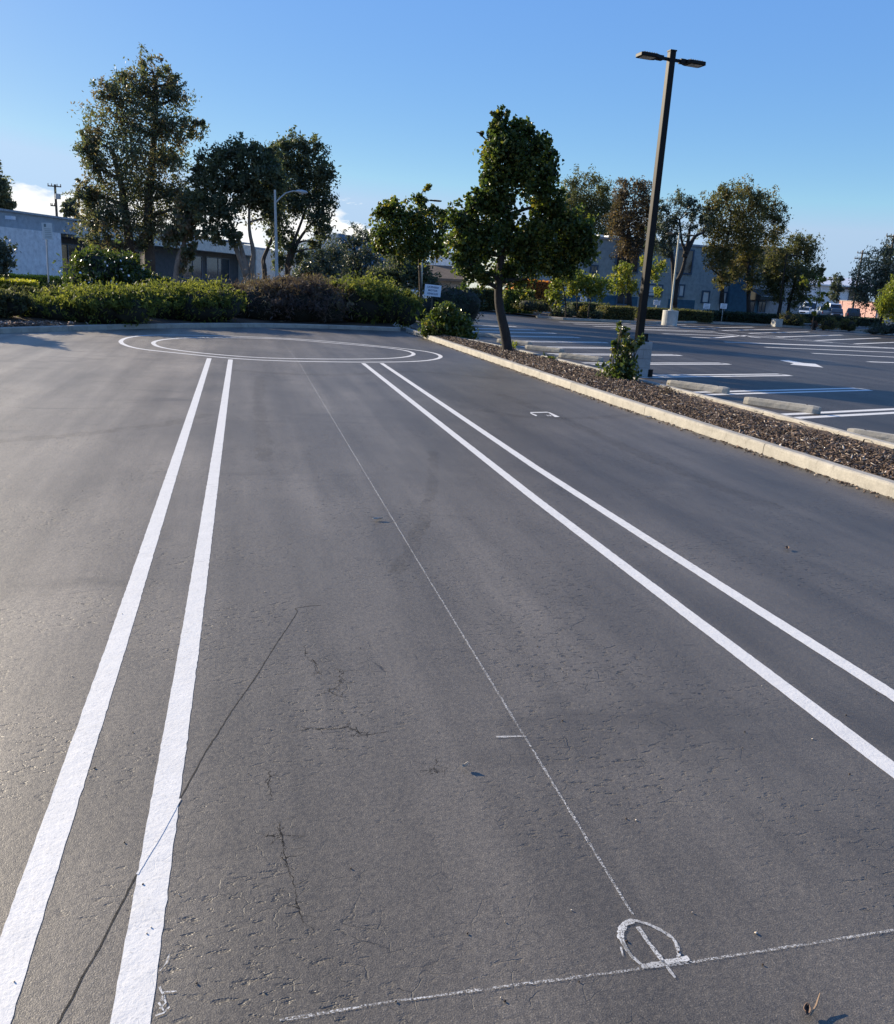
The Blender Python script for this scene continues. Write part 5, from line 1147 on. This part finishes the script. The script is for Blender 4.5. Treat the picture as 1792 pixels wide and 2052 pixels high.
q = np.array([at(px, py, 35.0-rng.uniform(0, .5)) for px, py in zip(rng.normal(215, 38, 34), rng.normal(552, 20, 34))]); V, Fs, k = leaves(q, .09, .08, 0, .2)
mesh_obj('blossoms', V-np.array(fl.location), Fs, M['signwhite'], fl)
# dry leaves at the foot of the leftmost shrub
c0 = gp(40, 655); n = 900
xy = np.c_[rng.normal(c0[0]-.4, .75, n), np.zeros(n)]; xy[:, 1] = np.array([bx(485+1680*0+0) if False else 0 for _ in range(n)])
kx = np.array([p[0] for p in BACK]); ky = np.array([p[1] for p in BACK]); xy[:, 1] = np.interp(xy[:, 0], kx, ky)+.22+np.abs(rng.normal(0, .45, n))
V, Fs = flat_bits(xy, np.full(n, .14)+rng.uniform(0, .09, n), .05, .13, .5, .006, .5)
m_, nd, lk, p_ = new_mat('fallen_leaves'); a_ = nd.new('ShaderNodeAttribute'); a_.attribute_name = 'tint'
lk.new(ramp(nd, lk, a_.outputs['Fac'], [(0, (.10, .055, .035)), (.6, (.30, .19, .13)), (1, (.52, .40, .31))]), p_.inputs['Base Color']); p_.inputs['Roughness'].default_value = .8
tag(mesh_obj('fallen_leaves', V, Fs, m_, tint=np.repeat(rng.random(n), 6)), 'drift of pale brown fallen leaves at the end of the curved kerb', 'fallen leaves', None, 'stuff')
# golden hedge rows
def hpx(pa, pb, py, Y): a = at(pa, py, Y); b = at(pb, py, Y); return a, b
GH = 'clipped golden hedges on the open side'
a, b = hpx(-70, 68, 556, 43); hedge('golden clipped hedge cut by the picture edge, nearer the lot', a, b, at(30, 562, 43)[2], 1.3, 9000, .09, .05, 'hedge_yellow', GH)
a, b = hpx(-70, 140, 556, 52); hedge('long golden clipped hedge along the white wall', a, b, at(30, 551, 52)[2], 1.2, 10000, .10, .055, 'hedge_yellow', GH)
shrub('round_bush', 'dark round clipped bush behind the street sign', 40, [(107, 581, 16, 14), (100, 586, 14, 9)], 2600, .09, .05, 'hedge_dark', core=.85)
# dark ball hedge and clipped hedges behind the leafy trees
shrub('round_bush', 'big dark rounded clipped hedge behind the notice board', 38.5, [(905, 612, 46, 36), (935, 612, 30, 34), (880, 618, 34, 28), (850, 622, 34, 24)], 14000, .10, .055, 'hedge_dark', core=.90, clump=.08, up=.2)
CH = 'clipped hedges along the street entrance'
a, b = hpx(925, 1000, 600, 62); hedge('clipped dark hedge with a yellowish top behind the big rounded hedge', a, b, at(960, 578, 62)[2], 2.0, 7000, .13, .075, 'olive_leaf', CH, tb=-.1)
a, b = hpx(1004, 1062, 600, 58); hedge('bright green clipped hedge behind the leaning trunk', a, b, at(1030, 580, 58)[2], 1.8, 6000, .13, .075, 'yellow_leaf', CH, tb=-.3)
a, b = hpx(1020, 1098, 600, 66); hedge('clipped hedge with a bright orange top', a, b, at(1055, 560, 66)[2], 2.2, 8000, .13, .075, 'hedge_orange', CH)
shrub('low_shrub', 'low leafy shrub below the orange topped hedge', 54, [(1060, 612, 26, 12), (1085, 614, 18, 12)], 1800, .13, .07, 'olive_leaf', tb=-.1)
IS = 'low shrubs on the far planted edge'
def isl(label, Y, bl, n, leaf, tb=0., ln=.12): shrub('low_shrub', label, Y, bl, n, ln, ln*.55, leaf, group=IS, core=.72, clump=.16, tb=tb, dy=.2)
isl('rounded dark shrub at the kerb end of the far planted edge', 54.5, [(1116, 630, 14, 13), (1108, 634, 10, 9)], 1500, 'dark_leaf')
isl('yellow flowering shrub above the kerb end of the far planted edge', 55.5, [(1117, 608, 7, 12), (1114, 618, 9, 9)], 700, 'hedge_yellow', .1)
isl('dry dark shrub second from the kerb end', 54, [(1138, 628, 12, 14)], 1100, 'grey_leaf', -.1)
isl('low bright shrub between the young tree stems', 54, [(1168, 630, 14, 11), (1174, 618, 6, 10)], 1300, 'olive_leaf', .1)
isl('low dark shrub below the flat headed young tree', 53.5, [(1196, 632, 16, 10)], 1200, 'dark_leaf')
a, b = hpx(1140, 1215, 620, 58); hedge('dark clipped hedge behind the young tree stems', a, b, at(1180, 607, 58)[2], 1.4, 5000, .12, .07, 'dark_leaf', IS)
a, b = hpx(1205, 1262, 620, 54); hedge('low hedge with rusty flecks left of the tall lamp post', a, b, at(1230, 614, 54)[2], 1.5, 5000, .12, .07, 'olive_leaf', IS, tb=.05)
a, b = hpx(1275, 1420, 620, 60); hedge('long dark low hedge around the round based lamp post', a, b, at(1350, 620, 60)[2], 1.5, 11000, .12, .07, 'olive_leaf', IS, tb=-.15)
a, b = hpx(1405, 1575, 630, 65); hedge('long very dark hedge in front of the teal building', a, b, at(1490, 627, 65)[2], 1.8, 12000, .13, .075, 'hedge_dark', IS)
isl('round yellow topped bush beside the square based lamp', 61, [(1578, 640, 16, 14), (1596, 643, 20, 13)], 2800, 'olive_leaf', .1)
isl('small reddish plant beside the thin young tree', 57.5, [(1632, 650, 7, 9), (1632, 660, 4, 6)], 500, 'red_leaf')
isl('pale leafy shrub before the silver pickup', 58, [(1663, 650, 16, 13), (1652, 654, 10, 9)], 1700, 'olive_leaf', .15)
isl('pale leafy shrub before the dark pickup', 58, [(1703, 653, 16, 13), (1690, 652, 10, 10)], 1700, 'olive_leaf', .1)
a, b = hpx(1590, 1760, 640, 74); hedge('dark hedge in front of the parked vehicles', a, b, at(1680, 634, 74)[2], 1.5, 9000, .14, .08, 'hedge_dark', IS)
isl('sprawling olive ground shrub at the edge of the picture', 54, [(1772, 660, 34, 11), (1800, 658, 30, 14), (1752, 664, 18, 7)], 3600, 'grey_leaf', -.1)

# --- plants on the mulch strip
shrub('flowering_shrub', 'rounded glossy shrub with yellowing edges at the far end of the mulch strip', 27.2, [(892, 632, 28, 20), (885, 655, 36, 24), (872, 668, 20, 16), (920, 660, 26, 22), (938, 675, 16, 12), (900, 622, 20, 12)], 6500, .125, .07, 'camellia', shape='fold', core=.70, stems=4, clump=.17, cn=10, up=.2, tb=.06)
sb = shrub('leggy_shrub', 'leggy glossy shrub growing up against the block base of the tall lamp post', 15.6, [(1240, 742, 30, 24), (1226, 760, 20, 14), (1256, 694, 16, 14), (1247, 664, 9, 11), (1281, 679, 11, 7), (1252, 722, 20, 18), (1232, 690, 9, 8), (1254, 752, 18, 18), (1240, 704, 10, 8), (1268, 694, 11, 9), (1243, 650, 5, 7)], 1350, .105, .058, 'camellia', shape='fold', core=0, stems=3, clump=.30, cn=6, up=.35, shell=.5, dy=.3)
shrub('small_plant', 'small leafy plant sprouting from the mulch before the wheel stops', 19.9, [(1102, 722, 16, 8), (1092, 726, 10, 6), (1112, 727, 10, 6)], 260, .10, .05, 'camellia', shape='fold', core=0, stems=3, clump=.3, cn=6, base_z=.1, tb=.05)
shrub('small_plant', 'tuft of yellow green weeds at the foot of the leaning trunk', 22.5, [(1012, 695, 9, 7), (1030, 690, 8, 6)], 160, .09, .03, 'yellow_leaf', core=0, stems=2, clump=.4, cn=8, base_z=.1)
shrub('small_plant', 'dead grey plant beside the far kerb near the lamp base', 13.2, [(1338, 782, 14, 5)], 90, .06, .02, 'dead_juniper', core=0, stems=4, clump=.4, cn=8, base_z=.1)
